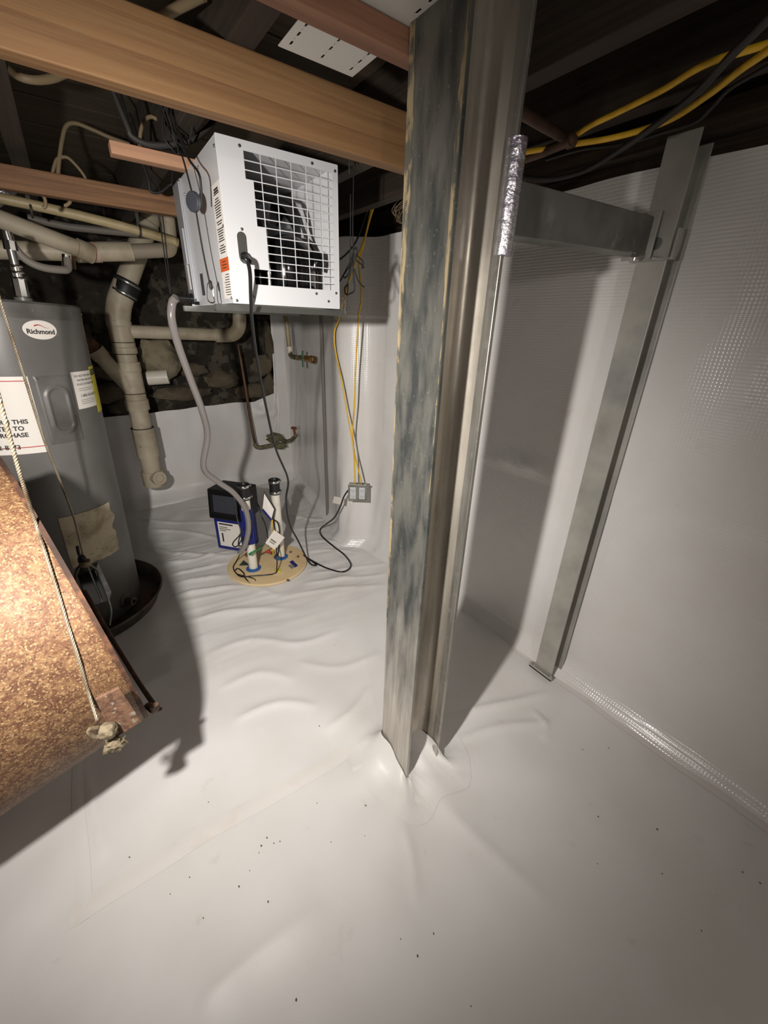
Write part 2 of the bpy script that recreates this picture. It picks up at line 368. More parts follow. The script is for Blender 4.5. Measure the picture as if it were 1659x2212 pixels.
for pts_c, h_, w_ in (
    ([(0.0998, 2.215, 0), (0.2983, 2.186, 0), (0.4898, 2.17, 0)], .013, .016), ([(0.0955, 2.114, 0), (0.2951, 2.067, 0), (0.4701, 2.019, 0)], .010, .014), ([(0.0655, 1.991, 0), (0.2479, 1.966, 0), (0.4653, 1.883, 0), (0.5806, 1.715, 0)], .014, .022),
    ([(0.1037, 3.116, 0), (0.3019, 2.869, 0), (0.5506, 2.748, 0)], .012, .022), ([(0.1428, 2.862, 0), (0.377, 2.659, 0), (0.5323, 2.439, 0)], .013, .018), ([(0.0846, 2.624, 0), (0.27, 2.412, 0), (0.4941, 2.23, 0)], .013, .018), ([(0.0705, 2.421, 0), (0.2519, 2.323, 0), (0.5018, 2.304, 0)], .010, .014),
    ([(0.4076, 3.097, 0), (0.5629, 3.051, 0), (0.6759, 3.086, 0)], .010, .02), ([(1.019, 2.621, 0), (1.123, 2.444, 0), (1.244, 2.386, 0)], .012, .016), ([(0.9678, 2.342, 0), (1.112, 2.276, 0), (1.196, 2.283, 0)], .012, .014), ([(0.9246, 2.139, 0), (1.052, 2.094, 0), (1.143, 1.979, 0)], .012, .014), ([(0.8746, 2.032, 0), (1.039, 1.975, 0), (1.178, 1.838, 0)], .010, .013),
    ([(0.8042, 1.802, 0), (1.043, 1.729, 0), (1.276, 1.652, 0)], .010, .016), ([(0.7329, 1.73, 0), (0.9402, 1.659, 0), (1.187, 1.555, 0)], .012, .02), ([(0.573, 1.696, 0), (0.8023, 1.619, 0), (1.12, 1.462, 0)], .010, .022),
    ([(0.1362, 1.747, 0), (0.3622, 1.709, 0), (0.6183, 1.566, 0)], 0.0088, .03), ([(0.1376, 1.483, 0), (0.3474, 1.459, 0), (0.5128, 1.332, 0), (0.7302, 1.297, 0)], 0.0099, .036), ([(0.1564, 1.269, 0), (0.3171, 1.257, 0), (0.4267, 1.141, 0)], 0.0077, .03), ([(0.4674, 1.231, 0), (0.6167, 1.101, 0), (0.8077, 1.068, 0)], 0.0066, .028),
    ([(0.1586, 1.097, 0), (0.3241, 1.079, 0), (0.444, 0.9737, 0)], .010, .026), ([(0.8186, 0.6845, 0), (0.9859, 0.6196, 0), (1.236, 0.5281, 0)], .012, .018), ([(0.7686, 0.597, 0), (0.9455, 0.5413, 0), (1.131, 0.4383, 0)], .010, .02), ([(1.11, 0.5233, 0), (1.086, 0.4462, 0), (1.024, 0.4229, 0)], .010, .014),
    ([(0.6603, 0.9563, 0), (0.5335, 0.8893, 0), (0.4141, 0.8802, 0)], .008, .022), ([(0.4646, 0.4941, 0), (0.4373, 0.4183, 0), (0.3805, 0.33, 0)], .007, .02), ([(0.5927, 0.4975, 0), (0.622, 0.3035, 0), (0.6649, 0.1324, 0)], .008, .04), ([(0.1933, 0.4601, 0), (0.0354, 0.4724, 0), (-0.1029, 0.4697, 0)], .008, .05), ([(0.9909, -0.1154, 0), (1.134, -0.1133, 0), (1.318, -0.1225, 0)], .010, .03),
    ([(-0.2737, 1.21, 0), (-0.2434, 0.9541, 0), (-0.2373, 0.8724, 0)], .006, .012), ([(0.6447, 0.5118, 0), (0.6913, 0.4972, 0), (0.7244, 0.4887, 0)], .008, .008), ([(0.4593, 0.7671, 0), (0.5294, 0.7598, 0), (0.5671, 0.73, 0)], .006, .007)):
    crease(pts_c, h_, w_)
def crease_h(x, y):
    t = 0.
    for x0, x1, y0, y1, P, h_, w_ in CREASES:
        if x < x0 or x > x1 or y < y0 or y > y1: continue
        best = 1e9; bi = 0.; n_ = len(P)-1
        for i in range(n_):
            a, b = P[i], P[i+1]; ux, uy = b.x-a.x, b.y-a.y; q = max(0., min(1., ((x-a.x)*ux+(y-a.y)*uy)/(ux*ux+uy*uy+1e-9)))
            d2 = (x-a.x-q*ux)**2+(y-a.y-q*uy)**2
            if d2 < best: best = d2; bi = (i+q)/n_
        e = 1-abs(2*bi-1)**4
        d = math.sqrt(best)/w_
        t += 1.05*h_*e*math.exp(-abs(d*1.55)**1.15)
    return t
def floor_h(x, y):
    h = .010*noise.noise(Vector((x*2.6, y*2.6, 0)))+.005*noise.noise(Vector((x*6+3, y*6, 1)))
    far = 1/(1+math.exp(-(y-1.35)*6))
    wy = y+.10*noise.noise(Vector((x*1.6, y*1.4, 4)))+.12*(x-.4)
    def ridge(t): return (1-abs(t))**3
    r1 = ridge(noise.noise(Vector((x*1.7, wy*12, 7))))
    r2 = ridge(noise.noise(Vector((x*2.4+9, wy*21, 3))))
    m = gauss(x, y, .25, 2.15, .5, .5)+.8*gauss(x, y, 1.02, 2.2, .22, .6)+.35*gauss(x, y, .6, 1.5, .9, .5)
    m *= far
    h += m*(.007*(r1-.4)+.004*(r2-.4))+crease_h(x, y)
    # soft swells running across the sheet in front
    h += .007*noise.noise(Vector((x*2.2+y*2.0, (y-x)*5.0, 11)))*(.35+.65*far)
    # pull-up folds round the post
    d = math.hypot(x-.61, y-.645); a = math.atan2(y-.645, x-.61)
    h += .012*math.exp(-(d/.15)**2)*(1+.5*math.sin(a*5+1))
    h += .006*math.exp(-(d/.38)**2)*math.sin(a*7)*min(1, d/.12)
    # lid of the pit lies level
    k = math.hypot(x-.645, y-2.02)
    s = min(1, max(0, (k-.20)/.10)); h *= s
    k = math.hypot(x+.25, y-2.13); s = min(1, max(0, (k-.36)/.12)); h *= s
    return h
def floor_pt(u, v):
    x = -1.7+3.2*u; y = -1.55+5.0*v; return (x, y, floor_h(x, y))
floor = build('floor', MB().grid(floor_pt, 290, 460), 'liner', smooth=180)
tag(floor, 'wrinkled white plastic liner sheet covering the floor', 'floor', kind='structure')

def wall_pt_fn(ztop):
    n = len(WP)-1
    def fn(u, v):
        f = u*n; i = min(int(f), n-1); p = WP[i].lerp(WP[i+1], f-i)
        y = p.y; z = -.02+(ztop(y)+.02)*v
        x = p.x
        x += .006*noise.noise(Vector((y*3, z*2.2, 5)))+.0025*noise.noise(Vector((y*9, z*7, 2)))
        fold = gauss(y, z, 3.1, .5, .35, .6)+.6*gauss(y, z, 2.0, .2, .25, .4)
        x += fold*.02*noise.noise(Vector((y*16+z*3, z*1.5, 8)))
        zs = .80-.02*(y-.6)
        if y < 1.8: x -= .004*math.exp(-((z-zs)/.012)**2)+.003*(1 if z > zs else 0)
        g = gauss(y, z, .93, zs+.03, .09, .03); x -= .012*g*(1+math.sin(y*60+z*90))
        if z < .07: x -= .06*(1-max(z, 0)/.07)**2
        return (x, y, z)
    return fn
def ztop(y): return 1.70+.012*noise.noise(Vector((y*3.3, 1, 0)))-(.02 if y > 1.7 else 0)
wr = build('wall_right', MB().grid(wall_pt_fn(ztop), 240, 76), 'liner_wall', smooth=180)
tag(wr, 'white reinforced plastic liner hung on the right foundation wall', 'wall', kind='structure')

def back_top(x):
    t = .665+.05*(x+.1)/1.4+.012*noise.noise(Vector((x*5, 3, 0)))
    if x > 1.10: t += .05*(x-1.10)/.2
    if x > 1.285: t += (1.69-t)*min(1, (x-1.285)/.02)
    return t
def back_pt(u, v):
    x = -1.6+3.1*u; z = -.02+(back_top(x)+.02)*v
    y = 3.365+.012*noise.noise(Vector((x*3, z*3, 9)))+.008*noise.noise(Vector((x*9, z*5, 4)))
    y -= .03*gauss(x, z, 1.2, .62, .14, .08)*(1+noise.noise(Vector((x*14, z*14, 3))))
    if z < .1: y -= .10*(1-max(z, 0)/.1)**2
    return (x, y, z)
wb = build('wall_back', MB().grid(back_pt, 220, 60), 'liner', smooth=180)
tag(wb, 'white plastic liner on the lower half of the far wall', 'wall', kind='structure')
def rub_pt(u, v):
    x = -1.8+3.5*u; z = .55+1.4*v
    y = 3.46+.16*max(0, min(1, (x-1.2)/.1))+.05*noise.noise(Vector((x*3.5, z*3.5, 2)))+.03*noise.noise(Vector((x*9, z*9, 6)))+.012*noise.noise(Vector((x*24, z*24, 1)))
    return (x, y, z)
rub = build('wall_stone', MB().grid(rub_pt, 200, 90), 'stone_wall', smooth=60)
tag(rub, 'dark bare rubble stone above the liner on the far wall', 'wall', kind='structure')
for i, (p, rx, rz) in enumerate([((270, 880), .10, .05), ((395, 850), .20, .055), ((480, 820), .13, .06), ((545, 845), .16, .055), ((582, 830), .05, .09), ((580, 740), .035, .16), ((575, 790), .09, .075), ((420, 800), .10, .045), ((235, 850), .09, .07), ((225, 800), .08, .06)]):
    q = [[(0.195, 3.4, 0.7236), (0.584, 3.4, 0.7944), (0.8823, 3.4, 0.8811), (1.109, 3.4, 0.7803), (1.259, 3.4, 0.8277), (1.281, 3.4, 1.149), (1.21, 3.4, 0.9751), (0.6909, 3.4, 0.9557), (0.12, 3.4, 0.8233), (0.1266, 3.4, 0.9735)]][0][i]
    build('stone', MB().blob(q, (rx, .045, rz), i, 14, .22, 1.8), 'stone', rub, smooth=50)
build('stone', MB().blob((0.4595, 3.3, 1.048), (.13, .09, .14), 21, 16, .2, 2.4), 'pale_stone', rub, smooth=50)

def flat_liner(a, b, ztop_):
    return MB().grid(lambda u, v: (a[0]+(b[0]-a[0])*u+.01*noise.noise(Vector((u*9, v*5, 3))), a[1]+(b[1]-a[1])*u+.01*noise.noise(Vector((u*9, v*5, 8))), -.02+(ztop_+.02)*v), 60, 30)
wf = build('wall_front', flat_liner((-1.7, -1.5), (1.45, -1.5), 1.70), 'liner', smooth=180)
tag(wf, 'white plastic liner on the wall behind the viewer', 'wall', kind='structure')
wl = build('wall_left', flat_liner((-1.65, -1.5), (-1.65, 3.4), 1.70), 'liner', smooth=180)
tag(wl, 'white plastic liner on the wall beyond the rusty drum', 'wall', kind='structure')

# ceiling: subfloor, joists, sill
def slab(a, b): return MB().box(a, b)
ceil = build('ceiling', slab((-1.8, -1.6, 1.925), (1.75, 3.6, 1.95)), 'subfloor', smooth=0)
tag(ceil, 'dark aged subfloor boards overhead', 'ceiling', kind='structure')
for k in range(16):
    x = 1.16+.0; y0 = -.5+.25*k
    build('subfloor_board', MB().box((-1.75, y0+.004, 1.915), (1.7, y0+.246, 1.9249)), 'subfloor', ceil, smooth=0)
jl = ['left-hand dark joist above the water heater', 'dark joist crossing above the dehumidifier', 'dark joist right behind the steel post', 'dark joist nearest the right liner wall']
for i, x in enumerate((-.01, .355, .84, 1.115)):
    o = build('floor_joist', MB().box((x-.024, -1.4, 1.737), (x+.024, 3.42, 1.914)), 'darkwood', smooth=0, bevel=.003)
    tag(o, jl[i], 'joist', 'floor joists')
for i, x in enumerate((-.37, -.73)):
    pass
sill = build('sill_beam', MB().box((1.40, -1.5, 1.68), (1.56, 3.4, 1.914)).box((1.345, -1.5, 1.737), (1.40, 3.4, 1.80)), 'darkwood_x', smooth=0, bevel=.004)
tag(sill, 'dark stained sill beam resting above the right liner wall', 'beam')

# tapes on the liner
def strip_on_floor(pts, width, lift=.0012):
    P = catmull(pts, 12); mb = MB(); rows = []
    for i, p in enumerate(P):
        t = (P[min(i+1, len(P)-1)]-P[max(i-1, 0)]); t.z = 0; t.normalize(); nn = Vector((-t.y, t.x, 0))
        wv = width*(1+.05*noise.noise(Vector((i*.4, 2, 0))))
        row = []
        for k in range(7):
            q = p+nn*(k/6-.5)*wv; row.append((q.x, q.y, floor_h(q.x, q.y)+lift+.0012*(1-abs(k/3-1))))
        rows += row
    mb.v = [Vector(v) for v in rows]
    mb.f = [(i*7+k, i*7+k+1, (i+1)*7+k+1, (i+1)*7+k) for i in range(len(P)-1) for k in range(6)]
    return mb
build('seam_tape', strip_on_floor([(-0.3119, 0.7857, 0), (-0.1673, 0.7857, 0), (0.0033, 0.7881, 0), (0.2615, 0.7743, 0), (0.4359, 0.7733, 0), (0.5836, 0.7759, 0)], .05), 'tape', floor, smooth=180)
build('seam_tape', strip_on_floor([(-0.2683, 1.529, 0), (-0.2896, 1.135, 0), (-0.2814, 0.9152, 0), (-0.28, 0.7585, 0)], .03), 'liner', floor, smooth=180)
build('seam_tape', strip_on_floor([(1.325, .80, 0), (1.325, .5, 0), (1.335, .2, 0), (1.345, -.2, 0)], .05), 'tape', floor, smooth=180)
build('seam_tape', strip_on_floor([(0.4269, 0.7137, 0), (0.5185, 0.6882, 0), (0.5241, 0.5944, 0), (0.5636, 0.4858, 0)], .03), 'tape', floor, smooth=180)
gm = MB()
for px in [(0.0234, 0.8694, 0), (0.2874, 0.6833, 0), (0.405, 0.5979, 0), (0.3583, 0.5309, 0), (0.1318, 0.679, 0), (0.1426, 0.6556, 0), (0.0681, 0.632, 0), (0.0354, 0.6154, 0), (-0.1086, 0.6999, 0), (-0.1822, 0.8429, 0), (-0.0525, 0.6052, 0), (0.3124, 0.3071, 0), (0.3845, 0.2714, 0), (0.3277, 0.2631, 0), (0.8377, 0.1199, 0), (0.9604, 0.0091, 0), (0.9527, 0.1801, 0), (1.067, 0.0649, 0), (1.196, 0.275, 0), (1.112, 0.3225, 0), (0.0751, 0.3604, 0), (0.3744, 0.1416, 0), (0.1123, 0.6686, 0), (0.1578, 0.6504, 0), (0.1016, 0.6567, 0), (0.274, 0.5728, 0), (-0.0618, 0.7079, 0), (0.0844, 0.5442, 0), (0.9173, -0.0958, -0), (0.409, 0.9054, 0), (1.15, -0.1483, 0), (1.134, -0.1133, 0)]:
    s = random.uniform(.0012, .0024)
    gm.blob((px[0], px[1], floor_h(px[0], px[1])+s*.4), (s, s*1.3, s*.6), px[0]*50, 6, .3)
g = build('floor_grit', gm, 'grit', smooth=60)
tag(g, 'dark specks of grit scattered over the white floor sheet', 'grit', kind='stuff')

# unseen lamp on the joists behind the viewer, added as fill
cb = thing('fill_lamp', 'added unseen fill lamp in a white socket under the joists behind the viewer', 'lamp', (-.20, -.85, 1.60))
build('fill_lamp_base', MB().lathe((-.20, -.85, 1.737), (0, 0, -1), [(.05, 0), (.052, .012), (.032, .03), (.022, .05), (.020, .07)], 28), 'pvc_clean', cb)
bm_, bnt, bp_ = new_mat('fill_lamp_glow'); bp_.inputs['Emission Color'].default_value = (1, .9, .76, 1); bp_.inputs['Emission Strength'].default_value = 6
build('fill_lamp_globe', MB().lathe((-.20, -.85, 1.667), (0, 0, -1), [(.014, 0), (.018, .012), (.029, .035), (.030, .05), (.022, .068), (.004, .076)], 24), bm_, cb)
bl_d = bpy.data.lights.new('fill_light', 'POINT'); bl_d.energy = 13; bl_d.color = (1, .935, .87); bl_d.shadow_soft_size = .05
bl_o = bpy.data.objects.new('fill_light', bl_d); col.objects.link(bl_o); bl_o.location = (-.20, -.85, 1.53)

# ================================================================== STEEL POST (centre)
post = thing('steel_post', 'galvanized steel I-beam post standing in the middle of the floor', 'post', (.61, .645, 0))
Z0, Z1 = .004, 1.912
fl, fr = .545, .671
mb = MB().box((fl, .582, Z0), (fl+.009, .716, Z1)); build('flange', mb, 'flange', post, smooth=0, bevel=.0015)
mb = MB().box((fr-.006, .576, Z0), (fr+.003, .71, Z1)); build('flange', mb, 'galv', post, smooth=0, bevel=.0015)
# web with rounded fillets
prof = [(fl+.0092, .6340)]
for k in range(7):
    t = math.pi/2*k/6; prof.append((fl+.0092+.016*(1-math.cos(t)), .634+.016*math.sin(t)-.0))
prof = [(fl+.0092, .632), (fl+.012, .640), (fl+.018, .6455), (fl+.027, .648), (fr-.042, .648), (fr-.028, .645), (fr-.018, .637), (fr-.011, .622), (fr-.0062, .600)]
prof += [(fr-.0062, .672), (fr-.03, .655), (fl+.027, .655), (fl+.0092, .664)]
build('web', MB().prism([(a, b, Z0) for a, b in prof], (0, 0, Z1-Z0)), 'galv_mill', post, smooth=50)
# flaking strips along the two edges of the left flange
def flake(y0, y1, x, seed):
    mb = MB(); n = 150
    for i in range(n+1):
        z = (.55 if seed > 2 else .95)+(1.35 if seed > 2 else .95)*i/n
        jag = noise.noise(Vector((z*9, seed, 0)))*.004+noise.noise(Vector((z*40, seed, 3)))*.003
        wdt = max(.0005, (y1-y0)*(.42+.9*noise.noise(Vector((z*2.3, seed, 9)))+.25*(z-1.3))+jag)
        if seed > 2: a, b = y1-wdt, y1
        else: a, b = y0, y0+wdt
        for yy, xx in ((a, x), (a, x-.0012), (b, x-.0012), (b, x)): mb.v.append(Vector((xx, yy, z)))
    for i in range(n):
        for k in range(4): mb.f.append((i*4+k, i*4+(k+1) % 4, i*4+4+(k+1) % 4, i*4+4+k))
    return mb
build('flaking_edge', flake(.5825, .591, fl+.0003, 1), 'raw_edge', post, smooth=0)
build('flaking_edge', flake(.694, .7155, fl+.0003, 4), 'raw_edge', post, smooth=0)
# foil sleeve clipped over the front edge of the right flange
sl = build('foil_sleeve', MB().lathe((.668, .575, 1.42), (0, 0, 1), [(.0145, 0), (.0165, .001), (.0165, .164), (.0145, .165)], 28), 'foil', smooth=50)
tag(sl, 'short shiny foil sleeve clipped on the edge of the steel post', 'sleeve')
# liner pulled up round the foot of the post
def collar():
    foot = [(.543, .718), (.5435, .65), (.5438, .5808), (.5555, .5808), (.558, .628), (.61, .6465), (.650, .640), (.664, .5745), (.6755, .5745), (.676, .64), (.676, .712), (.61, .716)]
    hh = [.075, .055, .004, .004, .012, .05, .085, .07, .02, .03, .05, .06]
    out = [(.45, .81), (.44, .66), (.47, .50), (.53, .46), (.60, .48), (.65, .47), (.70, .46), (.74, .49), (.78, .55), (.80, .66), (.76, .80), (.60, .83)]
    mb = MB(); n = len(foot); m = 10; sub = 5
    F = catmull([(a, b, h) for (a, b), h in zip(foot, hh)], sub, True); O = catmull([(a, b, 0) for a, b in out], sub, True)
    N = len(F)
    for j in range(m+1):
        t = j/m
        for k in range(N):
            p = F[k].lerp(O[k], t); a = F[k]
            p.z = floor_h(p.x, p.y)+.0015+a.z*(1-t)**4.2+.010*noise.noise(Vector((p.x*30, p.y*30, 2)))*math.sin(math.pi*t)*(1-t)+.004*abs(math.sin(k*1.3))*(1-t)*min(1, t*4)
            mb.v.append(p)
    for j in range(m):
        for k in range(N): mb.f.append((j*N+k, j*N+(k+1) % N, (j+1)*N+(k+1) % N, (j+1)*N+k))
    return mb
build('post_collar', collar(), 'liner', floor, smooth=70)

# ================================================================== WALL BRACE and CROSS CHANNEL (right)
brace = thing('wall_brace', 'tall galvanized I-beam brace standing against the right liner wall', 'brace', (1.32, .60, 0))
build('flange', MB().box((1.283, .565, .02), (1.289, .640, 1.735)), 'zinc', brace, smooth=0, bevel=.001)
build('flange', MB().box((1.350, .562, .02), (1.356, .640, 1.72)), 'zinc', brace, smooth=0, bevel=.001)
build('web', MB().box((1.289, .600, .02), (1.350, .606, 1.72)), 'zinc', brace, smooth=0)
fb = MB().box((1.268, .556, .012), (1.298, .658, .018)).box((1.268, .556, .012), (1.272, .658, .026))
build('foot_plate', fb, 'zinc', brace, smooth=0)
for y in (.560, .654): build('foot_bolt', MB().cyl((1.275, y, .016), (1.275, y, .032), .006, n=6), 'zinc', brace, smooth=0)
ch = thing('cross_channel', 'dark horizontal steel channel bridging the post and the wall brace', 'channel', (.98, .60, 1.47))
def chan(xa, ya, za, xb, yb, zb, h):
    sect = [(0, -h/2), (0, h/2), (.05, h/2), (.05, h/2-.004), (.004, h/2-.004), (.004, -h/2+.004), (.05, -h/2+.004), (.05, -h/2)]
    n = len(sect); mb = MB()
    mb.v = [Vector((xa, ya+a, za+b)) for a, b in sect]+[Vector((xb, yb+a, zb+b)) for a, b in sect]
    mb.f = [tuple(range(n-1, -1, -1)), tuple(range(n, 2*n))]+[(i, (i+1) % n, n+(i+1) % n, n+i) for i in range(n)]
    return mb
build('channel_body', chan(.676, .585, 1.497, 1.262, .612, 1.528, .082), 'zinc_dark', ch, smooth=0, bevel=.002)
build('end_plate', MB().box((1.262, .598, 1.478), (1.268, .672, 1.580)).box((1.268, .604, 1.48), (1.276, .612, 1.578)), 'zinc', ch, smooth=0, bevel=.001)
cl = MB().tube([(1.255, .59, 1.478), (1.275, .565, 1.476), (1.292, .556, 1.49), (1.292, .553, 1.535)], .004, 8)
build('clip', cl, 'zinc', ch)
build('saddle', MB().box((1.262, .556, 1.474), (1.294, .650, 1.478)).box((1.278, .550, 1.474), (1.294, .556, 1.54)), 'zinc', ch, smooth=0)
build('bolt', MB().cyl((1.20, .606, 1.484), (1.20, .606, 1.474), .009, n=6).cyl((1.20, .606, 1.474), (1.20, .606, 1.468), .005, n=10), 'chrome', ch)
build('bolt', MB().lathe((1.276, .60, 1.512), (1, 0, 0), [(.014, 0), (.014, .004), (.009, .004), (.009, .008)], 16), 'steel', ch)

# ================================================================== LUMBER UNDER THE JOISTS
o = build('ceiling_lumber', MB().box((-.55, .95, 1.635), (.88, .988, 1.7365)), 'lumber', smooth=0, bevel=.0025)
tag(o, 'long pale lumber plank crossing overhead in front of the dehumidifier', 'plank')
o = build('ceiling_strip', MB().box((.20, .722, 1.6985), (.665, .756, 1.733)), 'lumber_brown', smooth=0, bevel=.002)
tag(o, 'narrow brown wood strip bolted under the white slotted plate', 'strip')
o = build('ceiling_lumber', MB().box((-.6, 1.86, 1.635), (.46, 1.90, 1.696)), 'lumber_aged', smooth=0, bevel=.003)
tag(o, 'aged brown lumber rail low under the joists above the water heater', 'plank')
o = build('ceiling_lumber', MB().box(((0.1892, 1.5, 1.703)[0], 1.50, (0.185, 1.5, 1.684)[2]), (.62, 1.54, (0.1913, 1.5, 1.712)[2])), 'lumber_pink', smooth=0, bevel=.002)
tag(o, 'short pinkish lumber offcut jutting out behind the dehumidifier top', 'plank')
for i, (x0, y0, x1, y1, lab) in enumerate([(.20, .80, .34, .93, 'small pale plywood patch between joists near the slotted plate'), (-.2, 1.45, -.04, 1.70, 'pale plywood patch at the left edge between the joists')]):
    o = build('plywood_patch', MB().box((x0, y0, 1.898 if i == 0 else 1.75), (x1, y1, 1.912 if i == 0 else 1.765)), 'plywood', smooth=0)
    tag(o, lab, 'plywood')
# slotted plate
pl = thing('slotted_plate', 'white steel plate with rows of slots screwed under the joists', 'plate', (.48, .80, 1.733))
def holed_plate(x0, x1, y0, y1, holes, z0, z1):
    xs = sorted({x0, x1} | {h[0] for h in holes} | {h[1] for h in holes}); ys = sorted({y0, y1} | {h[2] for h in holes} | {h[3] for h in holes})
    mb = MB()
    for i in range(len(xs)-1):
        for j in range(len(ys)-1):
            cx, cy = (xs[i]+xs[i+1])/2, (ys[j]+ys[j+1])/2
            if any(h[0] < cx < h[1] and h[2] < cy < h[3] for h in holes): continue
            mb.add([(xs[i], ys[j], z0), (xs[i+1], ys[j], z0), (xs[i+1], ys[j+1], z0), (xs[i], ys[j+1], z0)], [(0, 1, 2, 3)])
    return mb
hs = []
for cx in (.418, .478, .538):
    for cy in (.885, .855, .825, .795, .69, .66):
        hs.append((cx-.0025, cx+.0025, cy-.009, cy+.005))
    for cy in (.868, .838, .808): hs.append((cx-.0018, cx+.0018, cy-.0018, cy+.0018))
build('plate_sheet', holed_plate(.403, .553, .60, .905, hs, 1.7345, 0), mat('plate_white', rgb(206, 205, 200), .42), pl, smooth=0, solid=.0015)
for cx in (.418, .478, .538):
    build('bolt', MB().lathe((cx, .773, 1.734), (0, 0, -1), [(.008, 0), (.008, .005), (.005, .006), (.005, .011)], 12), 'brass', pl)

# ================================================================== DEHUMIDIFIER
DH = thing('dehumidifier', 'white metal dehumidifier with grid front hanging from the joists', 'dehumidifier', (.685, 1.2, 1.343), rot=(0, 0, R(-1)))
W_, D_, H_ = .316, .52, .345
def dh(name, mb, mt, parent=DH, **k): return build(name, mb, mt, parent, local=True, **k)
cab = dh('cabinet', MB().box((-W_, .004, .345-.0015), (0, D_, .345)).box((-W_, .004, 0), (0, D_, .0015)).box((-W_, D_-.002, .0015), (0, D_, .3435)).box((-.0015, .004, .0015), (0, D_-.002, .3435)), 'white_in', smooth=0)
lp = dh('side_panel', MB().box((-W_, .0025, .0015), (-W_+.0015, .40, .3435)).box((-W_-.0012, .0, 0), (-W_+.004, .003, .345)), 'white', smooth=0, bevel=.0004)
rp = dh('filter_panel', MB().box((-W_-.006, .402, .012), (-W_+.0015, .518, .3435)).box((-W_-.012, .402, .02), (-W_-.006, .409, .335)), 'grey_panel', smooth=0, bevel=.001)
dh('latch', MB().box((-W_-.016, .42, .12), (-W_-.006, .432, .22)), 'grey_panel', rp, smooth=0, bevel=.002)
dh('sticker', MB().box((-W_-.0075, .46, .05), (-W_-.0062, .48, .13)), 'label', rp, smooth=0)
# punched front
cols = [-.254, -.2145, -.2125, -.1755, -.1735, -.1355, -.1335, -.0945, -.0925, -.052, -.050, -.0145]
rows = [(.326-i*.01873, .326-i*.01873-.0165) for i in range(15)]
holes = []
for i, (zt, zb) in enumerate(rows):
    for c in range(6):
        a, b = cols[2*c], cols[2*c+1]
        if c == 0:
            if 3 <= i <= 7: a = -.235
            elif 8 <= i <= 12: continue
        holes.append((a, b, zb, zt))
fm = holed_plate(-W_, 0, 0, H_, holes, 0, 0)
fm.v = [Vector((v.x, 0.0, v.y)) for v in fm.v]
fp = dh('front_panel', fm, 'white', smooth=0, solid=.0016)
dh('front_rim', MB().box((-W_, -.001, .343), (0, .012, .346)).box((-.002, -.001, 0), (.001, .012, .345)).box((-W_, -.001, -.001), (0, .012, .002)), 'white', smooth=0, bevel=.0005)
for (x, z) in ((-.075, .335), (-.262, .333), (-.276, .167), (-.008, .331), (-.037, .018), (-.076, .036), (-.011, .041), (-.263, .017), (-.308, .006)):
    dh('screw', MB().lathe((x, -.0008, z), (0, -1, 0), [(.0038, 0), (.0034, .0016), (.0015, .0022)], 10), 'steel')
for (y, z) in ((.012, .325), (.012, .17), (.012, .012), (.18, .322), (.30, .318), (.38, .30)):
    dh('screw', MB().lathe((-W_-.0012, y, z), (-1, 0, 0), [(.0036, 0), (.0032, .0016), (.0015, .0022)], 10), 'steel')
# works behind the grid
dh('compressor', MB().lathe((-.118, .10, .004), (0, 0, 1), [(.070, 0), (.082, .012), (.082, .12), (.078, .142), (.062, .164), (.034, .178), (.004, .182)], 36), 'black_gloss', smooth=50)
dh('compressor_cap', MB().lathe((-.055, .045, .10), (.1, -.2, .9), [(.022, 0), (.024, .02), (.016, .045), (.004, .05)], 20), 'black_gloss', smooth=50)
sh = MB()
n = 40
for (ra, rb, y0, y1) in ((.086, .125, .25, .256), (.086, .090, .225, .256)):
    base = len(sh.v)
    for k in range(n):
        t = 2*math.pi*k/n
        for r_, y_ in ((ra, y0), (rb, y0), (rb, y1), (ra, y1)): sh.v.append(Vector((-.115+r_*math.cos(t), y_, .205+r_*math.sin(t))))
    for k in range(n):
        for q in range(4):
            a = base+k*4+q; b = base+k*4+(q+1) % 4; c = base+((k+1) % n)*4+(q+1) % 4; d = base+((k+1) % n)*4+q; sh.f.append((a, b, c, d))
shr = dh('fan_shroud', sh, 'black', smooth=40)
for k in range(4):
    t0 = R(90*k+20); bl = MB()
    def fn(u, v, t0=t0):
        r_ = .02+.062*u; t = t0+R(-26+52*v)*(.6+.4*u); return (-.115+r_*math.cos(t), .235+.022*(v-.5), .205+r_*math.sin(t))
    bl.grid(fn, 6, 6); dh('fan_blade', bl, mat('fan_grey%d' % k, rgb(120, 122, 126), .4), shr, solid=.0015)
dh('fan_motor', MB().lathe((-.115, .205, .205), (0, 1, 0), [(.006, 0), (.024, .004), (.026, .03), (.026, .06)], 24), 'slate', shr)
dh('coil_bank', MB().box((-.30, .262, .0016), (-.034, .30, .318)), 'black', smooth=0)
dh('partition', MB().box((-.262, .006, .002), (-.256, .262, .343)), 'black', smooth=0)
dh('tubing', MB().tube([(-.214, .07, .05), (-.214, .07, .20), (-.20, .08, .255), (-.13, .09, .268), (-.08, .10, .25), (-.05, .11, .19)], .005, 8), 'black')
dh('tubing', MB().tube([(-.206, .025, .012), (-.206, .025, .15), (-.206, .03, .19)], .006, 10), 'chrome')
dh('tubing', MB().tube([(-.03, .09, .05), (-.03, .09, .14), (-.045, .12, .20), (-.06, .16, .28)], .004, 8), 'copper')
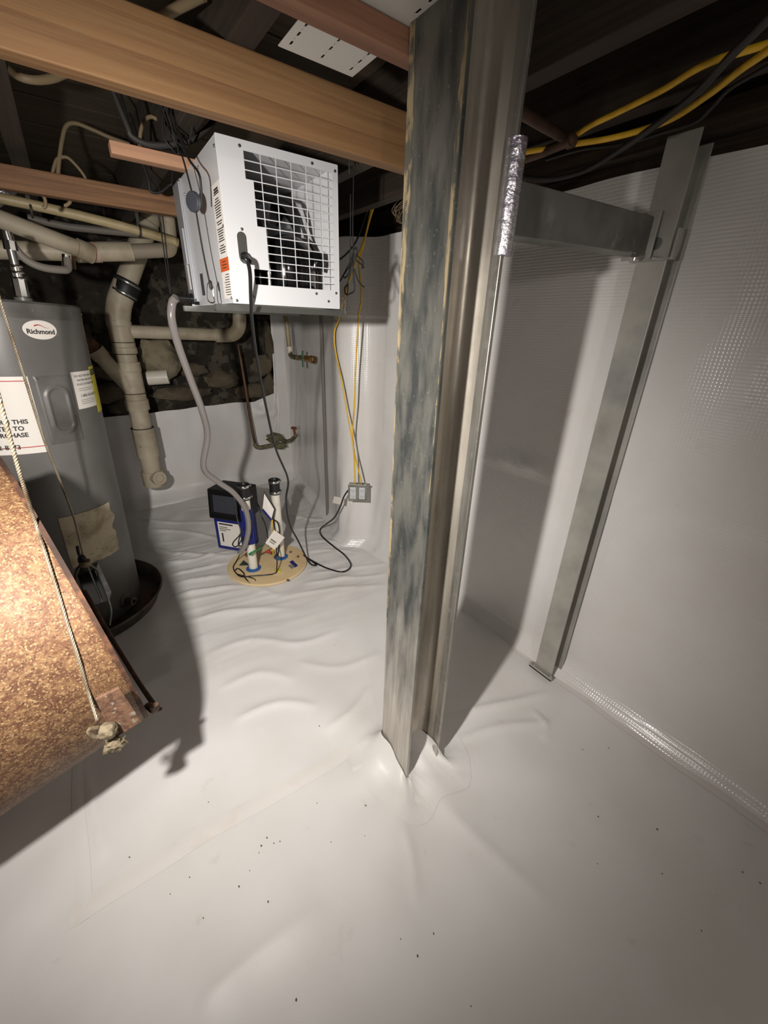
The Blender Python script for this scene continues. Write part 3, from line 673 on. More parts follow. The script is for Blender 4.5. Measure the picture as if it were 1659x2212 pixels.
# left face labels, cord entry
lb = dh('warning_label', MB().box((-W_-.0006, .006, .012), (-W_, .082, .262)), 'label', smooth=0)
tm = MB(); zz = .252
random.seed(3)
while zz > .115:
    wd = random.uniform(.03, .058); h = .0022 if zz < .245 else .004
    tm.box((-W_-.0010, .044-wd/2, zz-h), (-W_-.0006, .044+wd/2, zz)); zz -= .0052 if random.random() > .15 else .010
zz = .068
while zz > .018:
    wd = random.uniform(.025, .05); tm.box((-W_-.0010, .012, zz-.0018), (-W_-.0006, .012+wd, zz)); zz -= .0058
dh('print_lines', tm, 'ink', lb, smooth=0)
dh('orange_band', MB().box((-W_-.0010, .004, .075), (-W_-.0004, .084, .105)), 'orange', lb, smooth=0)
tm = MB()
for z_, wd in ((.098, .03), (.091, .044), (.084, .036)): tm.box((-W_-.0014, .044-wd/2, z_-.0018), (-W_-.0009, .044+wd/2, z_)) 
dh('print_lines', tm, 'ink', lb, smooth=0)
dh('side_display', MB().box((-W_-.001, .30, .028), (-W_, .335, .088)), 'slate', smooth=0)
pl2 = MB()
pts = []
for k in range(24):
    t = 2*math.pi*k/24; cx, cz = (.0, .02) if math.sin(t) >= 0 else (.0, -.02)
    pts.append((-.279+.0115*math.cos(t), -.0026, .128+cz*1.1+.0115*math.sin(t)))
gl = dh('cord_plate', pl2.prism(pts, (0, .0018, 0)), 'steel', smooth=0)
dh('strain_relief', MB().lathe((-.276, -.002, .106), (0, -1, -.35), [(.013, 0), (.013, .006), (.010, .010), (.008, .028), (.006, .034)], 18), 'black', gl)
dh('drain_outlet', MB().lathe((-W_-.002, .462, .022), (-1, 0, 0), [(.017, 0), (.017, .012), (.013, .012), (.013, .022), (.0095, .022), (.0095, .05)], 20), 'black')
# hanging rails under the unit
rail_l = ['galvanized hanging rail under the front of the dehumidifier', 'galvanized hanging rail under the rear of the dehumidifier']
for i, (y, x0, x1) in enumerate(((1.255, .335, .735), (1.60, .325, .735))):
    mb = MB(); prof = [(0, 0), (.02, 0), (.02, .016), (.0175, .016), (.0175, .0025), (.0025, .0025), (.0025, .016), (0, .016)]
    mb.prism([(x0, y+a, 1.3245+b) for a, b in prof], (x1-x0, 0, 0))
    tag(build('hanging_rail', mb, 'steel', smooth=0), rail_l[i], 'rail', 'rails carrying the dehumidifier')
def carabiner(loc, label, ax=(1, 0, 0)):
    t = thing('carabiner', label, 'carabiner', loc, 'carabiners holding the rails')
    s = .001
    P = [(0, .000, .002), (0, .009, .006), (0, .010, .02), (0, .006, .044), (0, 0, .050), (0, -.006, .044), (0, -.0055, .02), (0, -.007, .006)]
    m_ = Matrix.Rotation(R(60) if ax == (1, 0, 0) else R(20), 3, 'Z')
    build('hook', MB().tube([m_ @ Vector(p) for p in P], .0019, 8, 5, True), 'chrome', t, local=True)
    build('gate', MB().tube([m_ @ Vector(p) for p in ((0, -.0062, .042), (0, -.0058, .018))], .0024, 8, 0), 'steel', t, local=True)
    return t
carabiner((0.334, 1.282, 1.341), 'chrome carabiner hooked to the front left rail end of the dehumidifier')
carabiner((.737, 1.265, 1.328), 'chrome carabiner hooked to the front right rail end of the dehumidifier', (0, 0, 0))
# rope hangers
rh = thing('rope_hanger', 'black cord hanger with round pulley on the left of the dehumidifier', 'hanger', (0.334, 1.274, 1.372))
build('rope', MB().tube([(0.334, 1.433, 1.788), (0.334, 1.423, 1.724), (0.334, 1.377, 1.671), (0.334, 1.325, 1.575)], .0022, 8, 6), 'rope', rh)
build('rope', MB().tube([(0.334, 1.325, 1.575), (0.334, 1.308, 1.468), (0.334, 1.283, 1.39)], .0022, 8, 4), 'rope', rh)
build('pulley', MB().lathe(V3((0.334, 1.325, 1.575))+Vector((-.008, 0, 0)), (.9, .44, 0), [(.010, 0), (.021, .001), (.023, .004), (.021, .007), (.023, .010), (.021, .013), (.010, .014)], 28), 'slate', rh)
build('rope_tail', MB().tube([(0.33, 1.401, 1.773), (0.33, 1.318, 1.666), (0.33, 1.239, 1.617), (0.33, 1.23, 1.59), (0.33, 1.244, 1.554)], .0028, 8, 6), 'rope', rh)
build('rope_lock', MB().blob((0.334, 1.276, 1.385), (.005, .005, .012), 3, 10), 'rope', rh)
kn = MB()
random.seed(11)
kp = V3((0.34, 1.403, 1.747))
for k in range(9):
    a = Vector((random.uniform(-.03, .03), random.uniform(-.05, .05), random.uniform(-.04, .05)))
    kn.tube([kp+Vector((0, 0, .10)), kp+a*1.3+Vector((0, 0, .03)), kp+a*.7-Vector((0, 0, .03)), kp+Vector((0, .01*k-.03, -.045))], .0022, 6, 5)
build('rope_tangle', kn, 'rope', rh)
rh2 = thing('rope_hanger', 'black cord hanger with tied loops on the right of the dehumidifier', 'hanger', (.742, 1.265, 1.38))
yy = 1.265
build('rope', MB().tube([(0.7684, 1.27, 1.651), (0.7677, 1.27, 1.559), (0.7656, 1.27, 1.486), (0.7544, 1.27, 1.383)], .0018, 8, 5), 'rope', rh2)
build('rope', MB().tube([(0.7799, 1.27, 1.739), (0.778, 1.27, 1.652), (0.776, 1.27, 1.56), (0.7792, 1.27, 1.506)], .0018, 8, 5), 'rope', rh2)
build('rope_loop', MB().tube([(0.7743, 1.262, 1.511), (0.7828, 1.262, 1.517), (0.7879, 1.262, 1.506), (0.7811, 1.262, 1.487), (0.8106, 1.262, 1.471), (0.8054, 1.262, 1.466), (0.8087, 1.262, 1.483), (0.7862, 1.262, 1.497)], .0024, 8, 6), 'rope', rh2)
build('rope_loop', MB().tube([(0.776, 1.262, 1.501), (0.7622, 1.262, 1.46), (0.7534, 1.262, 1.421), (0.7413, 1.262, 1.405), (0.7428, 1.262, 1.39), (0.7531, 1.262, 1.388), (0.774, 1.262, 1.397), (0.7775, 1.262, 1.413), (0.7724, 1.262, 1.448), (0.7726, 1.262, 1.486)], .0024, 8, 6), 'rope', rh2)
build('rope_loop', MB().tube([(0.773, 1.26, 1.486), (0.7458, 1.26, 1.452), (0.7356, 1.26, 1.439), (0.7405, 1.26, 1.433), (0.7524, 1.26, 1.444), (0.773, 1.26, 1.486)], .0022, 8, 6), 'rope', rh2)
build('rope_tail', MB().tube([(0.7759, 1.262, 1.461), (0.788, 1.262, 1.434), (0.8058, 1.262, 1.416), (0.8147, 1.262, 1.413)], .0024, 8, 6), 'rope', rh2)
build('rope_tail', MB().tube([(0.7743, 1.262, 1.505), (0.7538, 1.262, 1.466), (0.7265, 1.262, 1.426), (0.7231, 1.262, 1.423)], .0024, 8, 6), 'rope', rh2)
build('hook', MB().tube([(.765, 1.27, 1.70), (.765, 1.27, 1.73), (.775, 1.27, 1.737)], .002, 8), 'steel', rh2)

# ================================================================== HOSE and CORDS
hz = MB().tube([(.318, 1.665, 1.366)]+[(0.3049, 1.68, 1.348), (0.2946, 1.68, 1.298), (0.3049, 1.7, 1.216), (0.337, 1.75, 1.089), (0.37, 1.8, 0.9637), (0.3885, 1.86, 0.8419), (0.3629, 1.92, 0.6797), (0.4205, 1.95, 0.5904), (0.4885, 1.95, 0.5153), (0.5296, 1.93, 0.4237), (0.5341, 1.93, 0.3155), (0.512, 1.95, 0.2152), (0.4841, 1.98, 0.1515)], .0135, 14, 8)
hose = build('drain_hose', hz, 'clear_hose', smooth=60)
tag(hose, 'cloudy clear vinyl hose draining from the dehumidifier down to the sump lid', 'hose')
cz = MB().tube([(0.3872, 1.158, 1.443), (0.3954, 1.15, 1.437), (0.4039, 1.16, 1.411), (0.4096, 1.19, 1.349), (0.4278, 1.25, 1.293), (0.4702, 1.36, 1.185), (0.535, 1.5, 1.009), (0.6034, 1.62, 0.8088), (0.6869, 1.72, 0.6247), (0.6929, 1.78, 0.4937), (0.7279, 1.85, 0.3252), (0.7941, 1.9, 0.1686), (0.8506, 1.897, 0.012), (0.8712, 1.847, 0.012), (0.8726, 1.893, 0.01), (0.8571, 1.993, 0.012), (0.8612, 1.918, 0.02), (0.9071, 1.789, 0.012), (0.9665, 1.704, 0.012), (1.04, 1.733, 0.012), (1.067, 1.849, 0.014), (1.057, 1.977, 0.02), (1.05, 2.121, 0.03)]+[(1.1, 2.238, 0.0164), (1.1, 2.146, 0.0949), (1.1, 2.034, 0.1881), (1.1, 1.955, 0.2926), (1.1, 1.914, 0.3684), (1.11, 1.887, 0.4141), (1.12, 1.867, 0.4363)], .0048, 8, 8)
cord = thing('power_cord', 'black power cord from the dehumidifier looping over the floor to the outlet box', 'cord', (.7, 1.8, 0))
build('cable', cz, 'black', cord, smooth=60)
build('plug', MB().hexa([V3((1.115, 1.869, 0.4337))+Vector(d) for d in ((0, -.008, -.008), (.03, -.011, -.010), (.03, .011, -.010), (0, .008, -.008), (0, -.008, .010), (.03, -.011, .012), (.03, .011, .012), (0, .008, .010))]), 'black', cord, bevel=.002, smooth=0)
p0 = V3((1.1, 1.914, 0.3443))
build('cord_tag', MB().hexa([(1.085, 2, 0.3499), (1.105, 1.912, 0.3621), (1.105, 1.924, 0.3124), (1.085, 2.026, 0.2972)]+[V3(q)+Vector((.0012, .0006, 0)) for q in ((1.085, 2, 0.3499), (1.105, 1.912, 0.3621), (1.105, 1.924, 0.3124), (1.085, 2.026, 0.2972))]), 'label', cord, smooth=0)

# ================================================================== OUTLET BOX on yellow cables
OB = thing('outlet_box', 'galvanized steel outlet box with two white receptacles hanging on the liner', 'outlet box', (1.15, 1.834, 0.3716), rot=(R(-4), 0, R(-38)))
# local: x outwards normal is -Y after rotation
def ob(name, mb, mt, parent=OB, **k): return build(name, mb, mt, parent, local=True, **k)
bh = .098; bw = .105
ob('box_body', MB().box((-bw/2, -.02, -.0), (bw/2, .03, bh)), 'box_steel', smooth=0, bevel=.003)
ob('cover_plate', MB().box((-bw/2-.002, -.0225, -.002), (bw/2+.002, -.02, bh+.002)), 'box_steel', smooth=0, bevel=.001)
for sx in (-.026, .026):
    rc = ob('receptacle', MB().box((sx-.017, -.0265, .014), (sx+.017, -.0225, bh-.014)), 'white', smooth=0, bevel=.002)
    sm = MB()
    for zc in (.032, .066):
        sm.box((sx-.0075, -.0272, zc-.004), (sx-.0055, -.0262, zc+.004)).box((sx+.0055, -.0272, zc-.004), (sx+.0075, -.0262, zc+.004)).box((sx-.002, -.0272, zc-.011), (sx+.002, -.0262, zc-.008))
    ob('slots', sm, 'ink', rc, smooth=0)
for sx in (-.012, .022): ob('knockout', MB().lathe((sx, .004, bh), (0, 0, 1), [(.013, 0), (.013, .002)], 20), 'black')
ob('screw', MB().cyl((.048, -.024, bh-.01), (.062, -.024, bh+.002), .004, n=8), 'chrome')
obz = OB.location.z+bh; ox, oy = OB.location.x, OB.location.y
yc1 = [(ox+.015, oy-.01, obz-.005), (ox+.014, oy-.01, obz+.03)]+[(1.14, 1.848, 0.6357), (1.14, 1.872, 0.7482), (1.14, 1.852, 0.9261), (1.14, 1.842, 1.089), (1.14, 1.825, 1.242), (1.14, 1.813, 1.344)]+[(1.14, 1.789, 1.421), (1.14, 1.81, 1.552), (1.15, 1.792, 1.622), (1.16, 1.764, 1.705), (1.16, 1.726, 1.756), (1.16, 1.703, 1.776)]
yc0 = [(ox-.012, oy+.012, obz-.005), (ox-.012, oy+.012, obz+.03)]+[(1.13, 1.846, 0.6642), (1.13, 1.879, 0.7734), (1.13, 1.922, 0.8913), (1.13, 1.968, 1.031), (1.13, 2.028, 1.166), (1.13, 2.039, 1.256), (1.13, 1.992, 1.322), (1.13, 1.938, 1.405), (1.13, 1.871, 1.5), (1.13, 1.798, 1.586)]+[(1.15, 1.788, 1.639), (1.16, 1.774, 1.69), (1.17, 1.766, 1.748), (1.17, 1.749, 1.777)]
tag(build('yellow_cable', MB().tube(yc1, .0042, 8, 8), 'yellow', smooth=60), 'right-hand yellow cable dropping from the joists to the outlet box', 'cable', 'yellow cables to the outlet box')
tag(build('yellow_cable', MB().tube(yc0, .0040, 8, 8), 'yellow', smooth=60), 'left-hand yellow cable bowing out behind the dehumidifier to the outlet box', 'cable', 'yellow cables to the outlet box')
bk = [(1.12, 1.947, 1.58), (1.12, 1.874, 1.601), (1.13, 1.818, 1.64), (1.15, 1.793, 1.708), (1.16, 1.755, 1.769)]
tag(build('black_cable', MB().tube(bk, .004, 8, 8), 'black', smooth=60), 'black cable slanting up beside the yellow cables to the joists', 'cable')
rod = build('wall_rod', MB().box((1.236, 2.40, .0), (1.252, 2.412, 1.70)), 'grey_cable', smooth=0, bevel=.002)
tag(rod, 'thin dark vertical rod standing by the liner behind the dehumidifier', 'rod')
ck = MB(); c0 = V3((1.2, 1.552, 1.704))
random.seed(5)
for k in range(7):
    rr = .05+.006*k
    ck.tube([c0+Vector((random.uniform(-.012, .012), rr*math.cos(2*math.pi*q/14)*1.0, rr*.55*math.sin(2*math.pi*q/14)+.004*k)) for q in range(14)], .0016, 6, 4, True)
tag(build('wire_coil', ck, 'nm_white', smooth=60), 'loose coil of thin cream wire tucked above the liner beside the post', 'wire')

# ================================================================== SUMP
LC = Vector((.645, 2.02, .004))
sp = thing('sump_basin_lid', 'round beige sump lid set in the floor with blue pipe seals', 'sump lid', LC)
build('lid', MB().lathe(LC, (0, 0, 1), [(.222, 0), (.225, .003), (.225, .010), (.221, .013), (.20, .0135), (.001, .0135)], 64, True), 'beige', sp)
fpb = V3((0.5534, 2.001, 0.0175)); rpb = V3((0.7325, 2.037, 0.0175))
for p_ in (fpb, rpb):
    build('pipe_seal', MB().lathe(p_, (0, 0, 1), [(.041, 0), (.041, .004), (.034, .009), (.026, .010)], 32), 'blue', sp)
for px in [(0.8033, 2.056, 0.0175), (0.8185, 1.982, 0.0175), (0.6683, 1.784, 0.0175), (0.6876, 2.218, 0.0175)]:
    build('lid_bolt', MB().lathe(px, (0, 0, 1), [(.0075, 0), (.0075, .003), (.0045, .007)], 10), 'slate', sp)
q = V3((0.6586, 1.904, 0.0175)); build('cord_seal', MB().lathe(q, (0, 0, 1), [(.020, 0), (.017, .006)], 20), 'yellow_label', sp)
build('cord_seal', MB().lathe(q, (0, 0, 1), [(.042, 0), (.040, .0015)], 28), 'beige', sp)
lbq = [(0.7509, 1.956, 0.0178), (0.7753, 1.965, 0.0178), (0.7773, 1.891, 0.0178), (0.7535, 1.883, 0.0178)]
build('lid_print', MB().prism(lbq, (0, 0, .0004)), 'navy', sp, smooth=0)
build('lid_print', MB().prism([(0.728, 1.923, 0.0178), (0.7475, 1.928, 0.0178), (0.7512, 1.884, 0.0178), (0.732, 1.879, 0.0178)], (0, 0, .0004)), 'ink_soft', sp, smooth=0)
build('lid_print', MB().prism([(0.4923, 2.075, 0.0178), (0.5337, 2.12, 0.0178), (0.5471, 2.045, 0.0178)], (0, 0, .0004)), 'green_dark', sp, smooth=0)
def sump_pipe(base, ztop, label):
    t = thing('discharge_pipe', label, 'pipe', base, 'discharge pipes of the sump')
    b = V3(base)
    build('pipe', MB().lathe(b, (0, 0, 1), [(.024, 0), (.024, ztop-.06-b.z)], 28, True), 'pvc_clean', t)
    z = ztop-.088
    build('rubber_coupling', MB().lathe((b.x, b.y, z), (0, 0, 1), [(.026, 0), (.030, .002), (.030, .024), (.0285, .026), (.0285, .06), (.030, .062), (.030, .086), (.026, .088), (.022, .088), (.022, .03)], 32, False), 'rubber', t)
    for dz in (.008, .07):
        c = build('hose_clamp', MB().lathe((b.x, b.y, z+dz), (0, 0, 1), [(.0308, 0), (.0314, .001), (.0314, .010), (.0308, .011)], 32, True), 'chrome', t)
        build('clamp_screw', MB().cyl((b.x+.034, b.y-.012, z+dz+.005), (b.x+.034, b.y+.012, z+dz+.005), .005, n=10), 'steel', c)
    return t
t1 = sump_pipe(fpb, 0.5356, 'front white discharge pipe of the sump with ribbed blue sleeve')
t2 = sump_pipe(rpb, 0.516, 'rear white discharge pipe of the sump with black rubber coupling')
zb0, zb1 = 0.1887, 0.3905
pr = []
for k in range(48):
    t = 2*math.pi*k/48; r_ = .029+(.003 if k % 4 < 2 else 0); pr.append((fpb.x+r_*math.cos(t), fpb.y+r_*math.sin(t), zb0))
build('ribbed_sleeve', MB().prism(pr, (0, 0, zb1-zb0)), 'navy', t1, smooth=0)
# battery backup unit
bb = thing('backup_pump_unit', 'black and blue backup pump control box behind the sump pipes', 'pump unit', (.575, 2.34, 0), rot=(0, 0, R(-50)))
def bu(name, mb, mt, parent=bb, **k): return build(name, mb, mt, parent, local=True, **k)
bu('battery_case', MB().box((-.10, -.075, .004), (.10, .075, .215)), 'navy', smooth=0, bevel=.008)
bu('battery_label', MB().box((-.075, -.0765, .03), (.075, -.0752, .195)), 'label', smooth=0)
tm = MB()
for z_, a, b in ((.178, -.065, .03), (.16, -.065, -.01), (.148, -.065, .01), (.136, -.065, -.02)): tm.box((a, -.0772, z_), (b, -.0764, z_+.009 if z_ > .17 else z_+.004))
tm.box((-.055, -.0772, .06), (-.045, -.0764, .12))
bu('print_lines', tm, 'ink', smooth=0)
ccase = bu('control_box', MB().hexa([(-.115, -.09, .218), (.115, -.09, .218), (.115, .09, .218), (-.115, .09, .218), (-.115, -.07, .40), (.115, -.07, .40), (.115, .09, .40), (-.115, .09, .40)]), 'black', smooth=0, bevel=.006)
bu('window', MB().hexa([(-.08, -.0875, .262), (.08, -.0875, .262), (.08, -.083, .262), (-.08, -.083, .262), (-.08, -.0765, .37), (.08, -.0765, .37), (.08, -.072, .37), (-.08, -.072, .37)]), 'slate', ccase, smooth=0, bevel=.002)
bu('window_rim', MB().tube([(-.085, -.090, .258), (.085, -.090, .258), (.085, -.078, .374), (-.085, -.078, .374)], .004, 6, 0, True), 'black', ccase)
# cords, tags and tape round the pipes
def cordline(label, pts, r_=.0035, mt='black'):
    return tag(build('pump_cord', MB().tube(pts, r_, 8, 7), mt, smooth=60), label, 'cord', 'cords at the sump')
cordline('black pump cord tied in a loop on the front edge of the sump lid', [(0.5101, 2.066, 0.1), (0.4973, 2.12, 0.03), (0.4599, 2.07, 0.022), (0.4543, 2, 0.022), (0.4677, 1.945, 0.024), (0.52, 1.925, 0.022), (0.5869, 1.893, 0.022), (0.6366, 1.883, 0.022), (0.6468, 1.879, 0.06), (0.6603, 1.9, 0.12), (0.6972, 2, 0.2109), (0.7011, 2.02, 0.2898)])
cordline('small bundled loop of black cord hanging off the lid rim', [(0.4578, 2.028, 0.024), (0.4744, 2.029, 0.03), (0.4854, 1.966, 0.03), (0.4796, 1.934, 0.026), (0.4858, 1.894, 0.016), (0.4904, 1.864, 0.014), (0.514, 1.859, 0.014), (0.523, 1.891, 0.016), (0.5057, 1.922, 0.02), (0.479, 1.948, 0.024), (0.4543, 1.982, 0.026)], .0032)
cordline('black cord bundle tied beside the blue battery case', [(0.5377, 2.16, 0.4036), (0.5296, 2.12, 0.2927), (0.5293, 2.08, 0.2225), (0.485, 2.08, 0.1762), (0.4771, 2.08, 0.1548), (0.4988, 2.08, 0.1422), (0.5384, 2.08, 0.1902), (0.5571, 2.08, 0.2382), (0.5343, 2.08, 0.221), (0.5067, 2.07, 0.1685), (0.5164, 2.07, 0.1416), (0.5343, 2.07, 0.1602), (0.5469, 2.08, 0.2175)])
cordline('black cord running up between the two sump pipes', [(0.6517, 2, 0.1338), (0.6521, 2, 0.2236), (0.6478, 2.01, 0.2788), (0.6371, 2.02, 0.3205), (0.6393, 2.05, 0.3649), (0.6378, 2.08, 0.3737)])
cordline('black cord coiled on the rear sump pipe', [(0.6902, 1.99, 0.2992), (0.7112, 1.98, 0.2747), (0.717, 1.98, 0.2142), (0.7104, 1.99, 0.1205), (0.7005, 2, 0.0562), (0.6788, 1.91, 0.1)])
ht = tag(build('hang_tag', MB().prism([(0.6688, 1.93, 0.2645), (0.7257, 1.93, 0.2017), (0.6632, 1.93, 0.1402), (0.6129, 1.93, 0.1999)], (.0006, .0012, 0)), 'label', smooth=0), 'white paper tag hanging from the sump cords', 'tag')
tm = MB()
for (a, b) in (((588, 1163), (598, 1171)), ((585, 1167), (594, 1175)), ((583, 1171), (592, 1179))): pass
build('print_line', MB().prism([(0.6485, 1.929, 0.2188), (0.675, 1.929, 0.1876), (0.669, 1.929, 0.1805), (0.6425, 1.929, 0.2119)], (0, .0003, 0)), 'ink_soft', ht, smooth=0)
build('print_line', MB().prism([(0.6394, 1.929, 0.207), (0.6635, 1.929, 0.1792), (0.6604, 1.929, 0.1743), (0.6363, 1.929, 0.2021)], (0, .0003, 0)), 'ink_soft', ht, smooth=0)
wt = tag(build('warning_card', MB().prism([(0.6681, 2.03, 0.4628), (0.7088, 1.99, 0.3573), (0.6834, 1.99, 0.2836), (0.6433, 2.03, 0.3462)], (.001, .002, 0)), 'ink', smooth=0), 'dark bordered warning card between the two sump pipes', 'card')
build('card_face', MB().prism([(0.6677, 2.026, 0.4479), (0.6996, 1.986, 0.3611), (0.6784, 1.986, 0.3039), (0.6483, 2.026, 0.3579)], (0, .0012, 0)), 'label', wt, smooth=0)
build('card_band', MB().prism([(0.6505, 2.023, 0.3642), (0.6779, 1.983, 0.311), (0.6742, 1.983, 0.3005), (0.6465, 2.023, 0.351)], (0, .0012, 0)), 'navy', wt, smooth=0)
tag(build('yellow_wire', MB().tube([(0.6778, 1.97, 0.3078), (0.6696, 1.97, 0.2466), (0.6677, 1.98, 0.1233), (0.6847, 2.03, 0.03)], .004, 8, 4), 'yellow', smooth=60), 'short yellow wire standing on the sump lid', 'wire')
tag(build('green_tie', MB().tube([(0.5211, 1.93, 0.156), (0.5421, 1.92, 0.1716), (0.5765, 1.93, 0.1733), (0.607, 1.94, 0.1823)], .006, 8, 4, rads=(.008, .003)), 'green', smooth=60), 'green taped wire tie across the front sump pipe', 'tie')
tag(build('red_connector', MB().blob((0.6483, 2, 0.098), (.014, .012, .012), 2, 10), 'red', smooth=60), 'small red wire connector between the sump pipes', 'connector')

# ================================================================== WATER HEATER
HB = Vector((-.258, 2.13, .03)); HR = .26
WH = thing('water_heater', 'grey cylindrical water heater leaning slightly beside the drain stack', 'water heater', HB, rot=(0, R(2.1), 0))
def wh(name, mb, mt, parent=WH, **k): return build(name, mb, mt, parent, local=True, **k)
HT = 1.312
wh('tank_jacket', MB().lathe((0, 0, 0), (0, 0, 1), [(HR-.004, 0), (HR, .006), (HR, HT-.045)], 96, True), 'heater')
wh('top_cap', MB().lathe((0, 0, HT-.05), (0, 0, 1), [(HR+.0015, 0), (HR+.0015, .045), (HR-.006, .052), (HR-.03, .053), (.001, .053)], 96, True), 'heater_cap')
def cylpt(phi, z, r_): return (r_*math.sin(R(phi)), -r_*math.cos(R(phi)), z)
def patch(p0, p1, z0, z1, r_, n=14):
    mb = MB(); mb.grid(lambda u, v: cylpt(p0+(p1-p0)*u, z0+(z1-z0)*v, r_), n, 2)
    mb.grid(lambda u, v: cylpt(p0+(p1-p0)*u, z0+(z1-z0)*v, r_-.0012), n, 2); return mb
def wrap_text(txt, size, phi, z, r_, **k):
    vs, fs = text_mesh(txt, size, **k); mb = MB()
    mb.add([cylpt(phi+math.degrees(v.x/r_), z+v.y, r_) for v in vs], fs); return mb
for ph in (28, 62, 88, 120): wh('cap_screw', MB().lathe(cylpt(ph, HT-.025, HR), Vector(cylpt(ph, 0, 1)), [(.004, 0), (.003, .003)], 8), 'chrome')
# oval maker's badge
lp_, lz = (30.45, 1.228)
bd = MB(); N = 40
for rr in (HR+.0012,):
    bd.v = [Vector(cylpt(lp_+math.degrees(.052*math.cos(2*math.pi*k/N)/rr), lz+.030*math.sin(2*math.pi*k/N), rr)) for k in range(N)]+[Vector(cylpt(lp_, lz, rr))]
    bd.f = [(k, (k+1) % N, N) for k in range(N)]
badge = wh('badge', bd, 'label')
wh('badge_lettering', wrap_text('Richmond', .0212, lp_, lz-.006, HR+.0022, bold=.0006), 'ink', badge, smooth=0)
sw = MB(); sw.grid(lambda u, v: cylpt(lp_+math.degrees((-.018+.05*u)/HR), lz+.010+.004*math.sin(u*6)+(.004*(1-u))*v, HR+.002), 14, 1)
wh('badge_swoosh', sw, 'red', badge)
# stop label
sa, sz0 = (15.45, 1.08); sb, sz1 = (12.9, 0.8166)
szt = sz0; szb = sz1; sright = (sa+sb)/2; sleft = sright-62
stl = wh('stop_label', patch(sleft, sright, szb, szt, HR+.0012, 20), 'label')
b1 = MB()
for (z_, h_) in ((szt-.016, .003), (szb+.022, .003)): b1.grid(lambda u, v: cylpt(sleft+1+(sright-sleft-2)*u, z_+h_*v, HR+.0018), 20, 1)
wh('label_rule', b1, 'red', stl)
oc = (sleft+sright)/2; oz = szt-.075; ov = MB()
ov.v = [Vector(cylpt(oc+math.degrees(.052*math.cos(R(22.5+45*k))/HR), oz+.052*math.sin(R(22.5+45*k)), HR+.003)) for k in range(8)]+[Vector(cylpt(oc, oz, HR+.003))]
ov.f = [(k, (k+1) % 8, 8) for k in range(8)]
octo = wh('stop_sign', ov, 'red', stl, smooth=0)
wh('stop_lettering', wrap_text('STOP', .036, oc, oz, HR+.0042, bold=.0008), 'label', octo, smooth=0)
for i, tx in enumerate(('DO NOT RETURN THIS', 'WATER HEATER TO', 'PLACE OF PURCHASE')):
    wh('label_lettering', wrap_text(tx, .021, oc, szt-.150-.023*i, HR+.0022, bold=.0007), 'ink', stl, smooth=0)
wh('label_lettering', wrap_text('1-800-432-8373', .022, oc, szt-.238, HR+.0022, bold=.0005), 'ink', stl, smooth=0)
# access panel
pa, pz1 = (21.48, 1.076); pb, pz2 = (43.64, 1.075); pc, pz3 = (44.87, 0.8434)
a0, a1 = sright+3, ((46.71, 1.082)[0]+(44.42, 0.8438)[0])/2-2; zt_, zb_ = szt+.004, szt-.245
def acc(u, v):
    ph = a0+(a1-a0)*u; z = zb_+(zt_-zb_)*v
    x = (u-.5)*2; y = (v-.5)*2
    edge = min(1, max(0, (1-max(abs(x), abs(y)))*9))
    dx_ = abs(x)*.06; dy_ = max(0, abs(y)*.13-.05); rr = math.hypot(dx_, dy_)
    ring = math.exp(-((rr-.034)/.007)**2)
    return cylpt(ph, z, HR-.001+.004*edge+.005*ring-(.002 if rr < .03 else 0))
ap = wh('access_panel', MB().grid(acc, 36, 60), 'heater_cap', smooth=60)
for (u, v) in ((.1, .95), (.5, .97), (.35, .85)): wh('panel_screw', MB().lathe(acc(u, v), Vector(cylpt(a0+(a1-a0)*u, 0, 1)), [(.004, 0), (.003, .003)], 8), 'chrome', ap)
# right sticker and yellow guide
ra = a1+1.5; rz = (47.48, 1.087)[1]
st2 = wh('return_label', patch(ra, ra+30, rz-.135, rz, HR+.0012), 'label')
for i, (tx, s_) in enumerate((('DO NOT RETURN THIS', .0125), ('WATER HEATER TO', .0125), ('PLACE OF PURCHASE', .0125))):
    wh('label_lettering', wrap_text(tx, s_*.9, ra+15, rz-.016-.015*i, HR+.0022), 'ink', st2, smooth=0)
wh('label_lettering', wrap_text('1-800-432-8373', .015, ra+15, rz-.088, HR+.0022), 'ink', st2, smooth=0)
b1 = MB()
for z_ in (rz-.062, rz-.069, rz-.104, rz-.111, rz-.118): b1.grid(lambda u, v: cylpt(ra+4+18*u, z_+.0016*v, HR+.0019), 10, 1)
wh('print_lines', b1, 'ink_soft', st2)
yg = wh('energy_label', patch(ra+24, ra+50, rz-.165, rz+.012, HR+.0016), 'yellow_label')
b1 = MB()
for z_ in (rz-.004, rz-.012, rz-.02): b1.grid(lambda u, v: cylpt(ra+25+19*u, z_+.005*v, HR+.0026), 10, 1)
wh('print_lines', b1, 'ink', yg)
# torn lower label
ta_, tz_ = (8.019, 0.5536); tb_, tz2_ = (6.199, 0.3364); tc_, tz3_ = (53.57, 0.5511)
def torn(u, v):
    p0 = ta_; p1 = tc_+8*noise.noise(Vector((v*5, 0, 2)))
    return cylpt(p0+(p1-p0)*u, tz_-.23+.23*v+(.012*noise.noise(Vector((u*6, 1, 0))) if v < .1 else 0), HR+.0014+.0012*abs(noise.noise(Vector((u*9, v*9, 0)))))
wh('torn_label', MB().grid(torn, 30, 20), 'label_old')
# plumbing on top
wh('top_nipple', MB().lathe((.02, -.19, HT), (0, 0, 1), [(.014, 0), (.014, .03), (.020, .03), (.020, .06), (.016, .06), (.016, .09)], 16), 'steel')
wh('relief_valve', MB().lathe((.10, -.08, HT), (0, 0, 1), [(.026, 0), (.026, .014), (.016, .014), (.016, .02)], 20), 'heater_cap')
